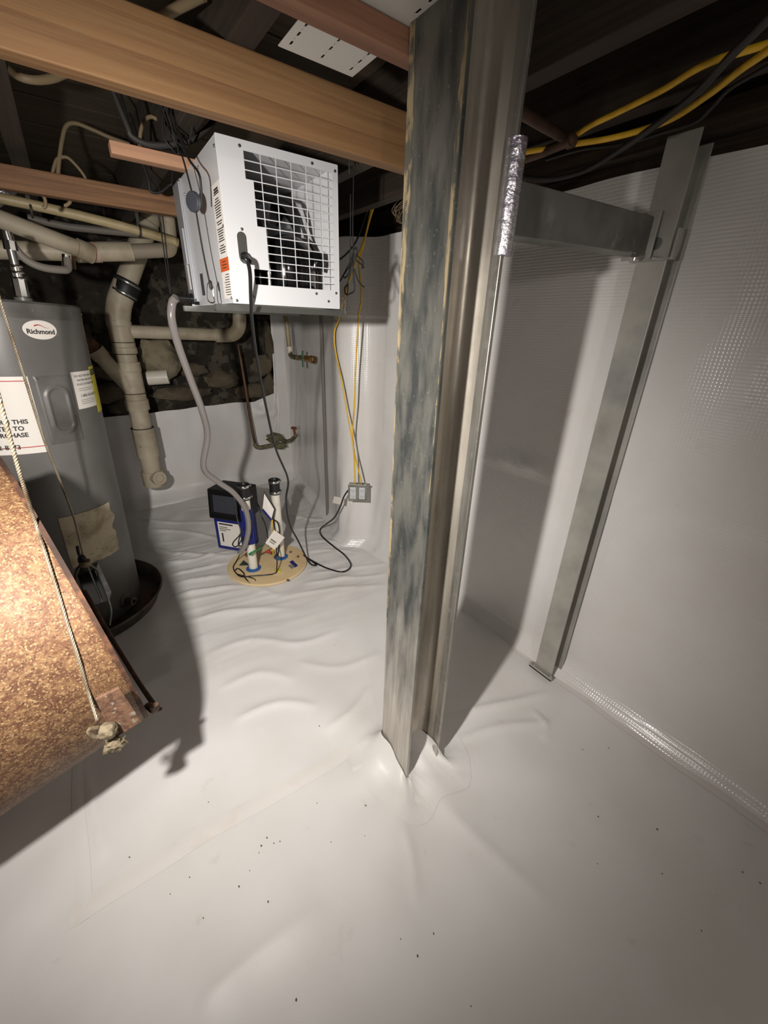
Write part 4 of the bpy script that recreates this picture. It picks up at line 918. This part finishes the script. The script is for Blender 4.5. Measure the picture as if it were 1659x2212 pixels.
# drain valve near the base
dv = Vector(cylpt(46, .065, HR))
wh('drain_valve', MB().lathe(dv, Vector(cylpt(46, .0, 1)), [(.036, -.002), (.034, .004), (.016, .006), (.016, .03), (.02, .032), (.02, .042), (.010, .042), (.010, .02)], 20, False), 'pan')
# pan
pn = build('drain_pan', MB().lathe((-.258, 2.13, .003), (0, 0, 1), [(.330, 0), (.352, .06), (.360, .066), (.366, .060), (.358, .054), (.336, 0), (.32, .004), (.001, .004)], 72, False), 'pan', smooth=40)
tag(pn, 'grimy round drain pan under the water heater', 'pan')
# flexible connector and fittings above the heater
fx = thing('water_connector', 'shiny steel water connector rising from the heater top', 'pipe', (-0.1054, 1.95, 1.354))
cc = MB()
pts_ = [V3((-0.1054, 1.95, 1.354)), V3((-0.1009, 1.95, 1.406)), V3((-0.0994, 1.95, 1.441)), V3((-0.0974, 1.95, 1.486)), V3((-0.0949, 1.95, 1.512)), V3((-0.0948, 1.95, 1.536))]
for i, (a, b) in enumerate(zip(pts_[:-1], pts_[1:])):
    r_ = (.020, .016, .012, .018, .014)[i]; build(('nut', 'bellows', 'nipple', 'union', 'nipple')[i], MB().cyl(a, b, r_, n=8 if i in (0, 3) else 18), 'chrome' if i != 2 else 'steel', fx)
for k in range(3):
    p = pts_[1].lerp(pts_[2], k/2); build('ridge', MB().torus(p, pts_[2]-pts_[1], .016, .004, 18, 8), 'chrome', fx)
tag(build('grey_hose', MB().tube([(-0.0907, 1.96, 1.501), (-0.0683, 1.97, 1.465), (-0.031, 1.98, 1.447), (0.0189, 2, 1.445), (0.0419, 2.02, 1.452), (0.0495, 2.04, 1.483)], .0125, 12, 8), 'grey_cable', smooth=60), 'bent grey hose hanging under the drain branch by the water heater', 'hose')
tag(build('vent_duct', MB().tube([(-0.1086, 2.3, 1.718), (-0.0778, 2.3, 1.683)], .045, 24, 0), 'foil', smooth=60), 'crumpled foil duct end at the top left corner above the heater', 'duct')

# ================================================================== DRAIN STACK (PVC)
SX = .235; SY = 3.02
ds = thing('drain_stack', 'dusty white PVC drain stack standing in front of the far wall', 'drain pipe', (SX, SY, .15))
def at_px(y): return None
def zof(px, py): return None
z_e = (0.2424, 3.02, 1.288)[2]
b0 = V3((0.2412, 3.02, 0.2529)); e0 = V3((0.2424, 3.02, 1.288)); e0.x = (b0.x+e0.x)/2; b0.x = e0.x
zs = {k: v for k, v in (('t', (0.2394, 3.02, 1.163)[2]), ('u', (0.2331, 3.02, 1.099)[2]), ('v', (0.2275, 3.02, 0.8691)[2]), ('w', (0.23, 3.02, 0.6504)[2]), ('x', (0.2443, 3.02, 0.4615)[2]), ('y', (0.2478, 3.02, 0.3629)[2]))}
x0 = e0.x
build('pipe', MB().cyl((x0, SY, b0.z), (x0, SY, e0.z), .056, n=32), 'pvc', ds)
build('tee_fitting', MB().lathe((x0, SY, zs['u']), (0, 0, 1), [(.066, 0), (.066, .035), (.062, .04), (.062, .15), (.066, .155), (.066, e0.z-zs['u']-.01)], 32), 'pvc', ds)
build('wye_fitting', MB().lathe((x0, SY, zs['v']-.10), (0, 0, 1), [(.068, 0), (.068, .06), (.062, .065), (.062, zs['u']-zs['v']+.0), (.066, zs['u']-zs['v']+.005), (.066, zs['u']-zs['v']+.055)], 32), 'pvc', ds)
wyeb = V3((x0, SY-.01, zs['v']-.0)); wyet = V3((0.0912, 2.97, 1.128))
build('wye_branch', MB().cyl(wyeb, wyet, .042, n=28).lathe(wyet-(wyet-wyeb).normalized()*.05, wyet-wyeb, [(.047, 0), (.047, .05)], 28), 'pvc', ds)
build('branch_pipe', MB().cyl(wyet, V3((0.0048, 2.94, 1.258)), .040, n=28), 'rust_dark', ds)
build('coupling', MB().lathe((x0, SY, zs['x']), (0, 0, 1), [(.065, 0), (.065, zs['w']-zs['x'])], 32), 'pvc', ds)
build('clean_out_tee', MB().lathe((x0, SY, b0.z), (0, 0, 1), [(.064, 0), (.068, .01), (.068, .10), (.062, .105)], 32), 'pvc', ds)
build('clean_out_hub', MB().lathe((x0, SY-.04, b0.z+.07), (.35, -.9, .1), [(.035, 0), (.035, .05), (.045, .052), (.045, .075), (.028, .075), (.028, .06), (.001, .06)], 28), 'pvc', ds)
for zk in ('t', 'u', 'v', 'w'):
    build('joint_ring', MB().lathe((x0, SY, zs[zk]), (0, 0, 1), [(.0664, 0), (.0672, .002), (.0664, .004)], 32), 'dark_cable', ds)
k0 = V3((x0, SY, e0.z)); k1 = V3((0.2674, 3.02, 1.373)); k2 = V3((0.32, 3.02, 1.47)); k3 = V3((0.4626, 3.02, 1.743)); k4 = V3((0.5153, 3.02, 1.837))
build('elbow', MB().tube([k0-Vector((0, 0, .02)), k0, k1, k2], .064, 28, 6), 'pvc', ds)
build('upper_pipe', MB().cyl(k1, k4, .056, n=32), 'pvc', ds)
kd = (k4-k1).normalized()
build('rubber_coupling', MB().lathe(V3((0.2936, 3.02, 1.41)), kd, [(.066, 0), (.068, .004), (.068, .085), (.066, .09)], 32), 'rubber', ds)
for h_ in (.008, .07): build('band_clamp', MB().lathe(V3((0.2936, 3.02, 1.41))+kd*h_, kd, [(.0690, 0), (.0695, .001), (.0695, .011), (.0690, .012)], 32), 'steel', ds)
build('upper_hub', MB().lathe(k3, kd, [(.066, 0), (.066, .05), (.060, .055), (.060, .12), (.068, .125), (.068, .16)], 32), 'pvc', ds)
# side branch to the trap
br = thing('branch_drain', 'horizontal white PVC branch with elbow joining the drain stack', 'drain pipe', (0.5917, 3.02, 1.205))
build('pipe', MB().cyl((x0+.05, SY, (0.2759, 3.02, 1.224)[2]), (0.8161, 3.02, 1.211), .037, n=28), 'pvc', br)
build('elbow', MB().tube([(0.7774, 3.02, 1.21), (0.8525, 3.02, 1.211), (0.8931, 3.02, 1.217), (0.9275, 3.02, 1.244), (0.9445, 3.02, 1.281), (0.9514, 3.02, 1.338)], .044, 24, 6), 'pvc', br)
build('riser', MB().cyl((0.9479, 3.02, 1.31), (0.9711, 3.02, 1.476), .040, n=28), 'pvc', br)
build('riser_tee', MB().cyl((0.9554, 3.02, 1.371), (0.9679, 3.02, 1.449), .050, n=28), 'pvc', br)
build('cross_arm', MB().tube([(0.9629, 3.02, 1.408), (1.092, 3.02, 1.377), (1.227, 3.02, 1.395)], .022, 16, 4), 'pvc', br)
build('hanger_strap', MB().torus((0.8312, 3.02, 1.211), (1, 0, 0), .039, .003, 28, 6).tube([(0.8307, 2.98, 1.246), (0.8507, 2.98, 1.307), (0.8533, 2.98, 1.415)], .006, 6, 4, flat=.3), 'steel', br)
# pipe stub
tag(build('pipe_stub', MB().lathe((0.3551, 3.26, 0.9288), (1, -.25, .06), [(.046, 0), (.046, .13), (.038, .13), (.038, .05)], 28, False), 'pvc_clean', smooth=50), 'short white pipe stub jutting from the stones behind the drain stack', 'pipe')
# horizontal drains at the top left
hd = thing('upper_drain', 'dusty PVC drain run with slanting branch under the joists', 'drain pipe', (0.1399, 2.45, 1.554))
build('pipe', MB().cyl((-0.2132, 2.45, 1.527), (0.1059, 2.45, 1.55), .034, n=28), 'pvc', hd)
build('wye', MB().cyl((0.0891, 2.45, 1.548), (0.1835, 2.45, 1.558), .039, n=28), 'pvc', hd)
build('slanting_pipe', MB().cyl((-0.1588, 2.36, 1.635), (0.1306, 2.42, 1.553), .033, n=28), 'pvc', hd)
build('slanting_hub', MB().lathe((0.0999, 2.41, 1.562), V3((0.1306, 2.42, 1.553))-V3((0.0999, 2.41, 1.562)), [(.038, 0), (.039, .06)], 28), 'pvc', hd)
build('primer_band', MB().cyl((0.1625, 2.45, 1.556), (0.1764, 2.45, 1.558), .0396, n=28), 'pink_cement', hd)
build('coupling', MB().cyl((0.1786, 2.45, 1.56), (0.312, 2.45, 1.575), .038, n=28), 'pvc', hd)
build('end_pipe', MB().cyl((0.312, 2.45, 1.575), (0.4642, 2.45, 1.597), .030, n=28), mat('grey_pvc', rgb(140, 130, 114), .5), hd)
build('end_elbow', MB().tube([(0.4436, 2.45, 1.593), (0.4683, 2.45, 1.598), (0.4799, 2.45, 1.618), (0.4841, 2.45, 1.664), (0.4876, 2.45, 1.728)], .031, 24, 5), 'pvc', hd)
tag(build('supply_pipe', MB().tube([(-0.1206, 2.2, 1.667), (0.0289, 2.2, 1.656), (0.2417, 2.2, 1.634), (0.4642, 2.2, 1.599)], .017, 16, 2), 'cpvc', smooth=60), 'slim cream supply pipe running under the brown rail', 'pipe')
tag(build('supply_pipe', MB().tube([(-0.0403, 2.6, 1.676), (0.1011, 2.6, 1.661), (0.3761, 2.6, 1.669)], .015, 12, 2), 'grey_cable', smooth=60), 'dark grey supply pipe behind the cream pipe', 'pipe')
for i, (x_, y_) in enumerate(((68, 462), (302, 502))):
    q = [(-0.0175, 2.2, 1.641), (0.3232, 2.2, 1.621)][i]
    tag(build('pipe_hanger', MB().torus(q, (1, 0, -.1), .021, .004, 20, 6).box((q[0]-.006, q[1]-.002, q[2]+.018), (q[0]+.006, q[1]+.002, 1.74)), 'dark_cable', smooth=60), ('dark strap hanger on the cream pipe near the left edge', 'dark strap hanger on the cream pipe beside the drain stack')[i], 'hanger', 'pipe hangers')
tag(build('wood_peg', MB().cyl((0.0811, 2.4, 1.531), (0.0752, 2.4, 1.48), .006, n=8), 'lumber', smooth=60), 'small wooden peg poking below the drain wye', 'peg')
tag(build('steel_stub', MB().cyl((0.0513, 2.2, 1.512), (0.042, 2.2, 1.469), .013, n=14), 'chrome', smooth=60), 'short steel tube end over the grey hose', 'tube')

# ================================================================== FAR CORNER PLUMBING
sg = thing('hose_spigot', 'pale supply pipe ending in a green handled brass spigot', 'spigot', (1.22, 2.673, 1.038))
build('pipe', MB().tube([(1.22, 2.917, 1.419), (1.22, 2.872, 1.319), (1.22, 2.847, 1.145)], .015, 14, 4), 'cpvc', sg)
build('socket', MB().cyl((1.22, 2.847, 1.145), (1.22, 2.838, 1.106), .019, n=18), 'pvc_clean', sg)
build('elbow', MB().tube([(1.22, 2.836, 1.115), (1.22, 2.825, 1.089), (1.22, 2.756, 1.085), (1.22, 2.651, 1.089)], .016, 14, 4), 'corroded', sg)
build('handle', MB().tube([(1.205, 2.599, 1.135), (1.205, 2.605, 1.087), (1.205, 2.605, 1.035)], .011, 10, 4, flat=.5), 'verdigris', sg)
build('body', MB().tube([(1.22, 2.666, 1.088), (1.22, 2.581, 1.091), (1.215, 2.503, 1.092)], .018, 16, 4), 'brass', sg)
build('outlet', MB().lathe((1.215, 2.516, 1.091), (.35, -1, -.05), [(.018, 0), (.024, .008), (.024, .03), (.017, .03), (.017, .008), (.001, .006)], 22, False), 'brass', sg)
mv = thing('corroded_valve', 'crusty old valve cluster where the copper pipe enters the liner', 'valve', (1.232, 3.25, 0.3724))
build('copper_pipe', MB().tube([(1.004, 3.3, 1.137), (1.014, 3.29, 0.9559), (1.02, 3.27, 0.7141), (1.028, 3.25, 0.4763), (1.039, 3.25, 0.3703)], .011, 12, 6), 'copper', mv)
build('lower_elbow', MB().tube([(1.033, 3.25, 0.3868), (1.046, 3.24, 0.3562), (1.085, 3.23, 0.3532), (1.162, 3.23, 0.3585), (1.223, 3.23, 0.3662)], .017, 14, 5), 'corroded', mv)
build('valve_body', MB().blob((1.199, 3.24, 0.4188), (.065, .04, .042), 4, 16, .3, 2.5), 'corroded', mv, smooth=50)
build('valve_body', MB().blob((1.247, 3.23, 0.3469), (.05, .035, .028), 9, 14, .3, 2.5), 'corroded', mv, smooth=50)
build('branch', MB().tube([(1.247, 3.23, 0.4032), (1.303, 3.22, 0.3782), (1.347, 3.2, 0.3974), (1.383, 3.19, 0.4354)], .016, 12, 5), 'corroded', mv)
build('stem', MB().cyl((1.373, 3.2, 0.4102), (1.365, 3.2, 0.4831), .010, n=12), 'rust_handle', mv)
build('hand_wheel', MB().lathe((1.365, 3.2, 0.4831), (.05, -.2, 1), [(.024, 0), (.026, .005), (.024, .010)], 20), 'rust_handle', mv)

# ================================================================== RUSTY TANK
TC = Vector((-.145, 1.192, .623)); TR = .377
ta = Vector((.973, .202, .113)).normalized(); tu = ta.cross(Vector((0, 0, 1))).normalized(); tv = tu.cross(ta)
def tkp(ang, s, r_): return TC+ta*s+(tu*math.cos(R(ang))+tv*math.sin(R(ang)))*r_
TK = thing('rusty_tank', 'big rusty steel drum hanging on cables in the left foreground', 'tank', (TC.x-.4, TC.y, TC.z-TR))
def drum(u, v):
    a = 180+360*u; s = -1.15+1.15*v
    r_ = TR+.004*noise.noise(Vector((math.cos(R(a))*3, math.sin(R(a))*3, s*4)))+.0012*noise.noise(Vector((math.cos(R(a))*30, math.sin(R(a))*30, s*60)))
    return tkp(a, s, r_)
build('shell', MB().grid(drum, 180, 90), 'rust', TK, smooth=180, solid=.004)
n = 90; rm = MB()
for k in range(n):
    a = 360*k/n
    for s, r_ in ((-.006, TR+.001), (-.006, TR+.004), (.003, TR+.004), (.003, TR-.012), (-.003, TR-.012), (-.003, TR)): rm.v.append(tkp(a, s, r_))
for k in range(n):
    for q in range(6): rm.f.append((k*6+q, k*6+(q+1) % 6, ((k+1) % n)*6+(q+1) % 6, ((k+1) % n)*6+q))
build('rim', rm, 'rust_dark', TK, smooth=40)
hd_ = MB()
hd_.v = [tkp(360*k/60, -.03, TR-.003) for k in range(60)]+[tkp(360*k/60, -.06, TR*.6) for k in range(60)]+[tkp(0, -.07, 0)]
hd_.f = [(k, (k+1) % 60, 60+(k+1) % 60, 60+k) for k in range(60)]+[(60+k, 60+(k+1) % 60, 120) for k in range(60)]
build('end_head', hd_, 'rust_dark', TK)
bk_ = [(-0.1214, 0.778, 0.6133), (-0.0794, 0.778, 0.6196), (-0.062, 0.778, 0.5074), (-0.116, 0.778, 0.4943)]
build('bracket_plate', MB().prism(bk_, (-.001, .006, .001)), 'rust_plate', TK, smooth=0, bevel=.001)
lug = MB().tube([tkp(-60, .016, TR-.01), tkp(-48, .02, TR), tkp(-38, .022, TR+.002), tkp(-30, .022, TR+.001)], .010, 8, 4, flat=.6)
build('edge_strip', MB().tube([tkp(-150, .03, TR-.02), tkp(-120, .03, TR-.01), tkp(-90, .03, TR), tkp(-60, .03, TR+.004), tkp(-42, .03, TR+.006)], .007, 8, 6, flat=.6), 'rust_dark', TK)
build('edge_lug', lug, 'rust_dark', TK)
kt = thing('cable_knot', 'plastered knot and nut where the wire rope ends on the drum bracket', 'knot', (-0.1226, 0.768, 0.5196))
build('nut', MB().lathe((-0.1271, 0.77, 0.5348), (.9, -.45, .1), [(.017, 0), (.017, .018), (.012, .024)], 8), 'mud', kt, smooth=0, bevel=.002)
build('washer_ear', MB().tube([(-0.1313, 0.768, 0.5512), (-0.1424, 0.768, 0.5568), (-0.1471, 0.768, 0.5495), (-0.1406, 0.768, 0.5308), (-0.1341, 0.768, 0.5285)], .004, 8, 4), 'mud', kt)
build('tail_lump', MB().blob((-0.1149, 0.77, 0.4867), (.019, .012, .016), 6, 18, .34, 2.2), 'mud', kt, smooth=50)
build('tail_lump', MB().blob((-0.1172, 0.768, 0.5295), (.014, .012, .015), 9, 18, .34, 2.2), 'mud', kt, smooth=50)
# wire ropes
def wire_rope(pts, r_, name, label):
    P = catmull(pts, 10); t = thing(name, label, 'wire rope', P[-1])
    for k in range(3):
        Q = []; u = None
        L = 0
        D = []
        for i in range(len(P)-1):
            nseg = max(2, int((P[i+1]-P[i]).length/.0035))
            for j in range(nseg): D.append(P[i].lerp(P[i+1], j/nseg))
        D.append(P[-1])
        for i, p in enumerate(D):
            tt = (D[min(i+1, len(D)-1)]-D[max(i-1, 0)]).normalized()
            a = tt.cross(Vector((.2, .9, .1))).normalized(); b = tt.cross(a)
            if i: L += (p-D[i-1]).length
            ph = L*2*math.pi/.02+k*2*math.pi/3
            Q.append(p+(a*math.cos(ph)+b*math.sin(ph))*r_*.55)
        build('strand', MB().tube(Q, r_*.55, 6, 0), 'wire_rope', t, smooth=60)
    return t
wire_rope([(-0.0999, 0.78, 1.238), (-0.1049, 0.8, 1.185), (-0.1204, 0.86, 1.062), V3((-0.1381, 0.9583, 0.9365)), V3((-0.1338, 0.9159, 0.8958)), V3((-0.1296, 0.8637, 0.8217)), V3((-0.1285, 0.8299, 0.7538)), V3((-0.1283, 0.8114, 0.689)), V3((-0.1317, 0.8036, 0.6106)), V3((-0.1291, 0.772, 0.5669))], .0032, 'wire_rope', 'pale twisted wire rope lying over the rusty drum')
wire_rope([(-0.1058, 1.28, 1.368), (-0.1109, 1.3, 1.325), (-0.1191, 1.38, 1.173), (-0.1286, 1.46, 0.9797), (-0.1284, 1.52, 0.835), (-0.1292, 1.58, 0.6836), (-0.1412, 1.62, 0.5135)], .0034, 'wire_rope', 'wire rope passing in front of the water heater to the hanging block')
bl = thing('hanging_block', 'black weight block in a wire bail hanging behind the rusty drum', 'weight', (-0.1379, 1.62, 0.3818))
build('block', MB().prism([(-0.1746, 1.6, 0.4599), (-0.118, 1.6, 0.4672), (-0.1043, 1.6, 0.3211), (-0.1725, 1.6, 0.3158)], (.01, .06, 0)), 'black_gloss', bl, smooth=0, bevel=.004)
build('bail', MB().tube([(-0.1473, 1.6, 0.5066), (-0.1653, 1.6, 0.4877), (-0.1787, 1.6, 0.4595), (-0.1856, 1.6, 0.4023), (-0.1741, 1.6, 0.3208)], .004, 8, 6), 'dark_cable', bl)
build('bail', MB().tube([(-0.1331, 1.6, 0.4979), (-0.1136, 1.6, 0.4617), (-0.1133, 1.6, 0.4253), (-0.109, 1.6, 0.3402), (-0.1111, 1.6, 0.2759), (-0.1286, 1.6, 0.2165)], .0035, 8, 6), 'galv_dark', bl)
build('bail', MB().tube([(-0.136, 1.59, 0.4984), (-0.1333, 1.59, 0.4385), (-0.1286, 1.59, 0.3334)], .003, 8, 6), 'galv_dark', bl)
build('neck_band', MB().lathe((-0.1427, 1.6, 0.4915), V3((-0.1402, 1.6, 0.5139))-V3((-0.1427, 1.6, 0.4915)), [(.017, 0), (.017, .02)], 16), 'mud', bl)
build('tie', MB().blob((-0.1444, 1.6, 0.5191), (.014, .012, .018), 5, 12, .25), 'rope', bl)
build('tie_end', MB().tube([(-0.1461, 1.6, 0.5235), (-0.1489, 1.6, 0.5452), (-0.1464, 1.6, 0.5724)], .005, 8, 4), 'rope', bl)
build('lower_hook', MB().tube([(-0.1409, 1.56, 0.2333), (-0.1338, 1.56, 0.2119), (-0.1324, 1.56, 0.1908), (-0.1423, 1.56, 0.1729), (-0.1472, 1.56, 0.205)], .0025, 8, 5), 'steel', bl)

# ================================================================== CEILING CABLES
def cable(name, label, pts, r_, mt, grp=None, flat=None, up=False, ext=False):
    if ext:
        pts = list(pts); a, b = V3(pts[-2]), V3(pts[-1]); d = (b-a).normalized(); d.z = 0
        pts += [b+d*.3+Vector((0, 0, .005)), b+d*.6+Vector((0, 0, .06)), b+d*.75+Vector((0, 0, .19))]
    if up:
        pts = list(pts); a, b = V3(pts[0]), V3(pts[-1])
        pts = [(a.x-.03, a.y+.03, 1.912), (a.x-.02, a.y+.015, (a.z+1.9)/2)]+pts+[(b.x+.02, b.y+.015, (b.z+1.9)/2), (b.x+.03, b.y+.03, 1.912)]
    return tag(build(name, MB().tube(pts, r_, 8, 8, flat=flat), mt, smooth=60), label, 'cable', grp)
cable('yellow_cable', 'lower of two yellow cables sagging along the joists at right', [(1.038, 0.9296, 1.715), (1.061, 0.8603, 1.715), (1.097, 0.7797, 1.715), (1.137, 0.6865, 1.715), (1.141, 0.5795, 1.715), (1.085, 0.485, 1.715), (1.033, 0.4205, 1.715), (0.9948, 0.3632, 1.715)], .0062, 'yellow', 'yellow cables along the ceiling', ext=True)
cable('yellow_cable', 'upper of two yellow cables sagging along the joists at right', [(1.083, 0.9523, 1.725), (1.095, 0.8585, 1.725), (1.092, 0.7789, 1.725), (1.065, 0.7105, 1.725), (1.051, 0.6456, 1.725), (1.027, 0.5449, 1.725), (1, 0.4813, 1.725), (0.9948, 0.4387, 1.725), (1.009, 0.3698, 1.725)], .0058, 'yellow', 'yellow cables along the ceiling', ext=True)
cable('black_cable', 'thick dark cable drooping below the yellow cables', [(1.148, 0.9843, 1.705), (1.244, 0.9422, 1.705), (1.259, 0.8351, 1.705), (1.198, 0.7145, 1.705), (1.13, 0.6091, 1.705), (1.04, 0.4891, 1.705), (0.952, 0.4069, 1.705), (0.8789, 0.334, 1.705)], .007, 'dark_cable', ext=True)
cable('black_cable', 'thin dark cable running beside the yellow cables', [(1.165, 0.8933, 1.725), (1.173, 0.7903, 1.725), (1.219, 0.7132, 1.725), (1.221, 0.6344, 1.725), (1.22, 0.5583, 1.725), (1.169, 0.5074, 1.725), (1.115, 0.4608, 1.725), (1.072, 0.3839, 1.725)], .004, 'dark_cable', ext=True)
tag(build('iron_pipe', MB().tube([(0.7846, 0.7584, 1.722), (0.8799, 0.7649, 1.722), (0.9895, 0.7724, 1.722), (1.087, 0.7777, 1.722)], .011, 12, 2), 'iron', smooth=60), 'brown iron pipe meeting an elbow beside the steel post', 'pipe')
tag(build('iron_pipe', MB().tube([(1.069, 0.7565, 1.712), (1.081, 0.8461, 1.712), (1.08, 0.9319, 1.712)], .011, 12, 2).blob((1.078, 0.7653, 1.716), (.018, .018, .016), 3, 12, .1), 'iron', smooth=60), 'lower brown iron pipe with an elbow under the yellow cable', 'pipe')
cable('cream_cable', 'cream cable crossing the joist bay at the top left', [(0.2377, 1.188, 1.8), (0.262, 1.107, 1.8), (0.2805, 1.059, 1.8), (0.3114, 0.9918, 1.8)], .008, 'nm_white')
cable('cream_cable', 'cream cable slanting up by the dark joist', [(0.3435, 1.109, 1.8), (0.3428, 1.071, 1.8), (0.3434, 1.026, 1.8), (0.3474, 0.9698, 1.8)], .008, 'nm_white')
cable('cream_cable', 'cream cable curving out below the long plank at left', [(0.0101, 1.377, 1.76), (0.0294, 1.413, 1.76), (0.058, 1.41, 1.76), (0.0866, 1.379, 1.76), (0.1068, 1.34, 1.76), (0.1299, 1.291, 1.76), (0.1409, 1.266, 1.76)], .008, 'nm_white')
cable('cream_cable', 'cream cable dipping to the pink offcut', [(0.0744, 1.95, 1.695), (0.0933, 1.95, 1.752), (0.1137, 1.95, 1.805), (0.1337, 1.95, 1.843), (0.1606, 1.95, 1.856), (0.2046, 1.95, 1.85), (0.2534, 1.95, 1.84), (0.3055, 1.95, 1.834)], .006, 'nm_white')
cable('cream_cable', 'looped cream cable behind the pink offcut', [(0.2759, 1.6, 1.739), (0.2849, 1.6, 1.773), (0.2989, 1.6, 1.798), (0.3177, 1.6, 1.812), (0.3389, 1.6, 1.807), (0.3569, 1.6, 1.795), (0.3654, 1.6, 1.774)], .005, 'nm_white')
cable('cream_cable', 'thin cream cable looping above the brown rail', [(0.0563, 1.95, 1.69), (0.0775, 1.95, 1.736), (0.0917, 1.95, 1.755), (0.1162, 1.95, 1.762), (0.1364, 1.95, 1.745), (0.1521, 1.95, 1.721), (0.1582, 1.95, 1.693)], .005, 'nm_white')
cable('cream_cable', 'small cream cable hook below the brown rail', [(0.0221, 1.9, 1.642), (0.0273, 1.9, 1.631), (0.0238, 1.9, 1.612), (0.0156, 1.9, 1.607)], .005, 'nm_white')
cable('cream_cable', 'second small cream cable hook below the brown rail', [(0.095, 1.9, 1.641), (0.0901, 1.9, 1.631), (0.0782, 1.9, 1.622), (0.0738, 1.9, 1.623)], .005, 'nm_white')
cable('grey_cable', 'grey webbed cable loop sagging above the dehumidifier', [(0.2249, 1.42, 1.724), (0.2309, 1.42, 1.706), (0.2648, 1.42, 1.698), (0.32, 1.42, 1.709), (0.3799, 1.42, 1.733), (0.4407, 1.42, 1.788)], .007, 'dark_cable', up=True)
cable('black_cable', 'fine black cord hanging down left of the dehumidifier', [(0.347, 1.9, 1.808), (0.3404, 1.9, 1.745), (0.3493, 1.9, 1.614), (0.3438, 1.9, 1.44), (0.3458, 1.9, 1.397)], .0022, 'rope', up=True)
cable('black_cable', 'black cord looping behind the pink offcut', [(0.2993, 1.7, 1.697), (0.3012, 1.7, 1.661), (0.3273, 1.7, 1.661), (0.3579, 1.7, 1.684), (0.3697, 1.7, 1.698)], .004, 'rope', up=True)
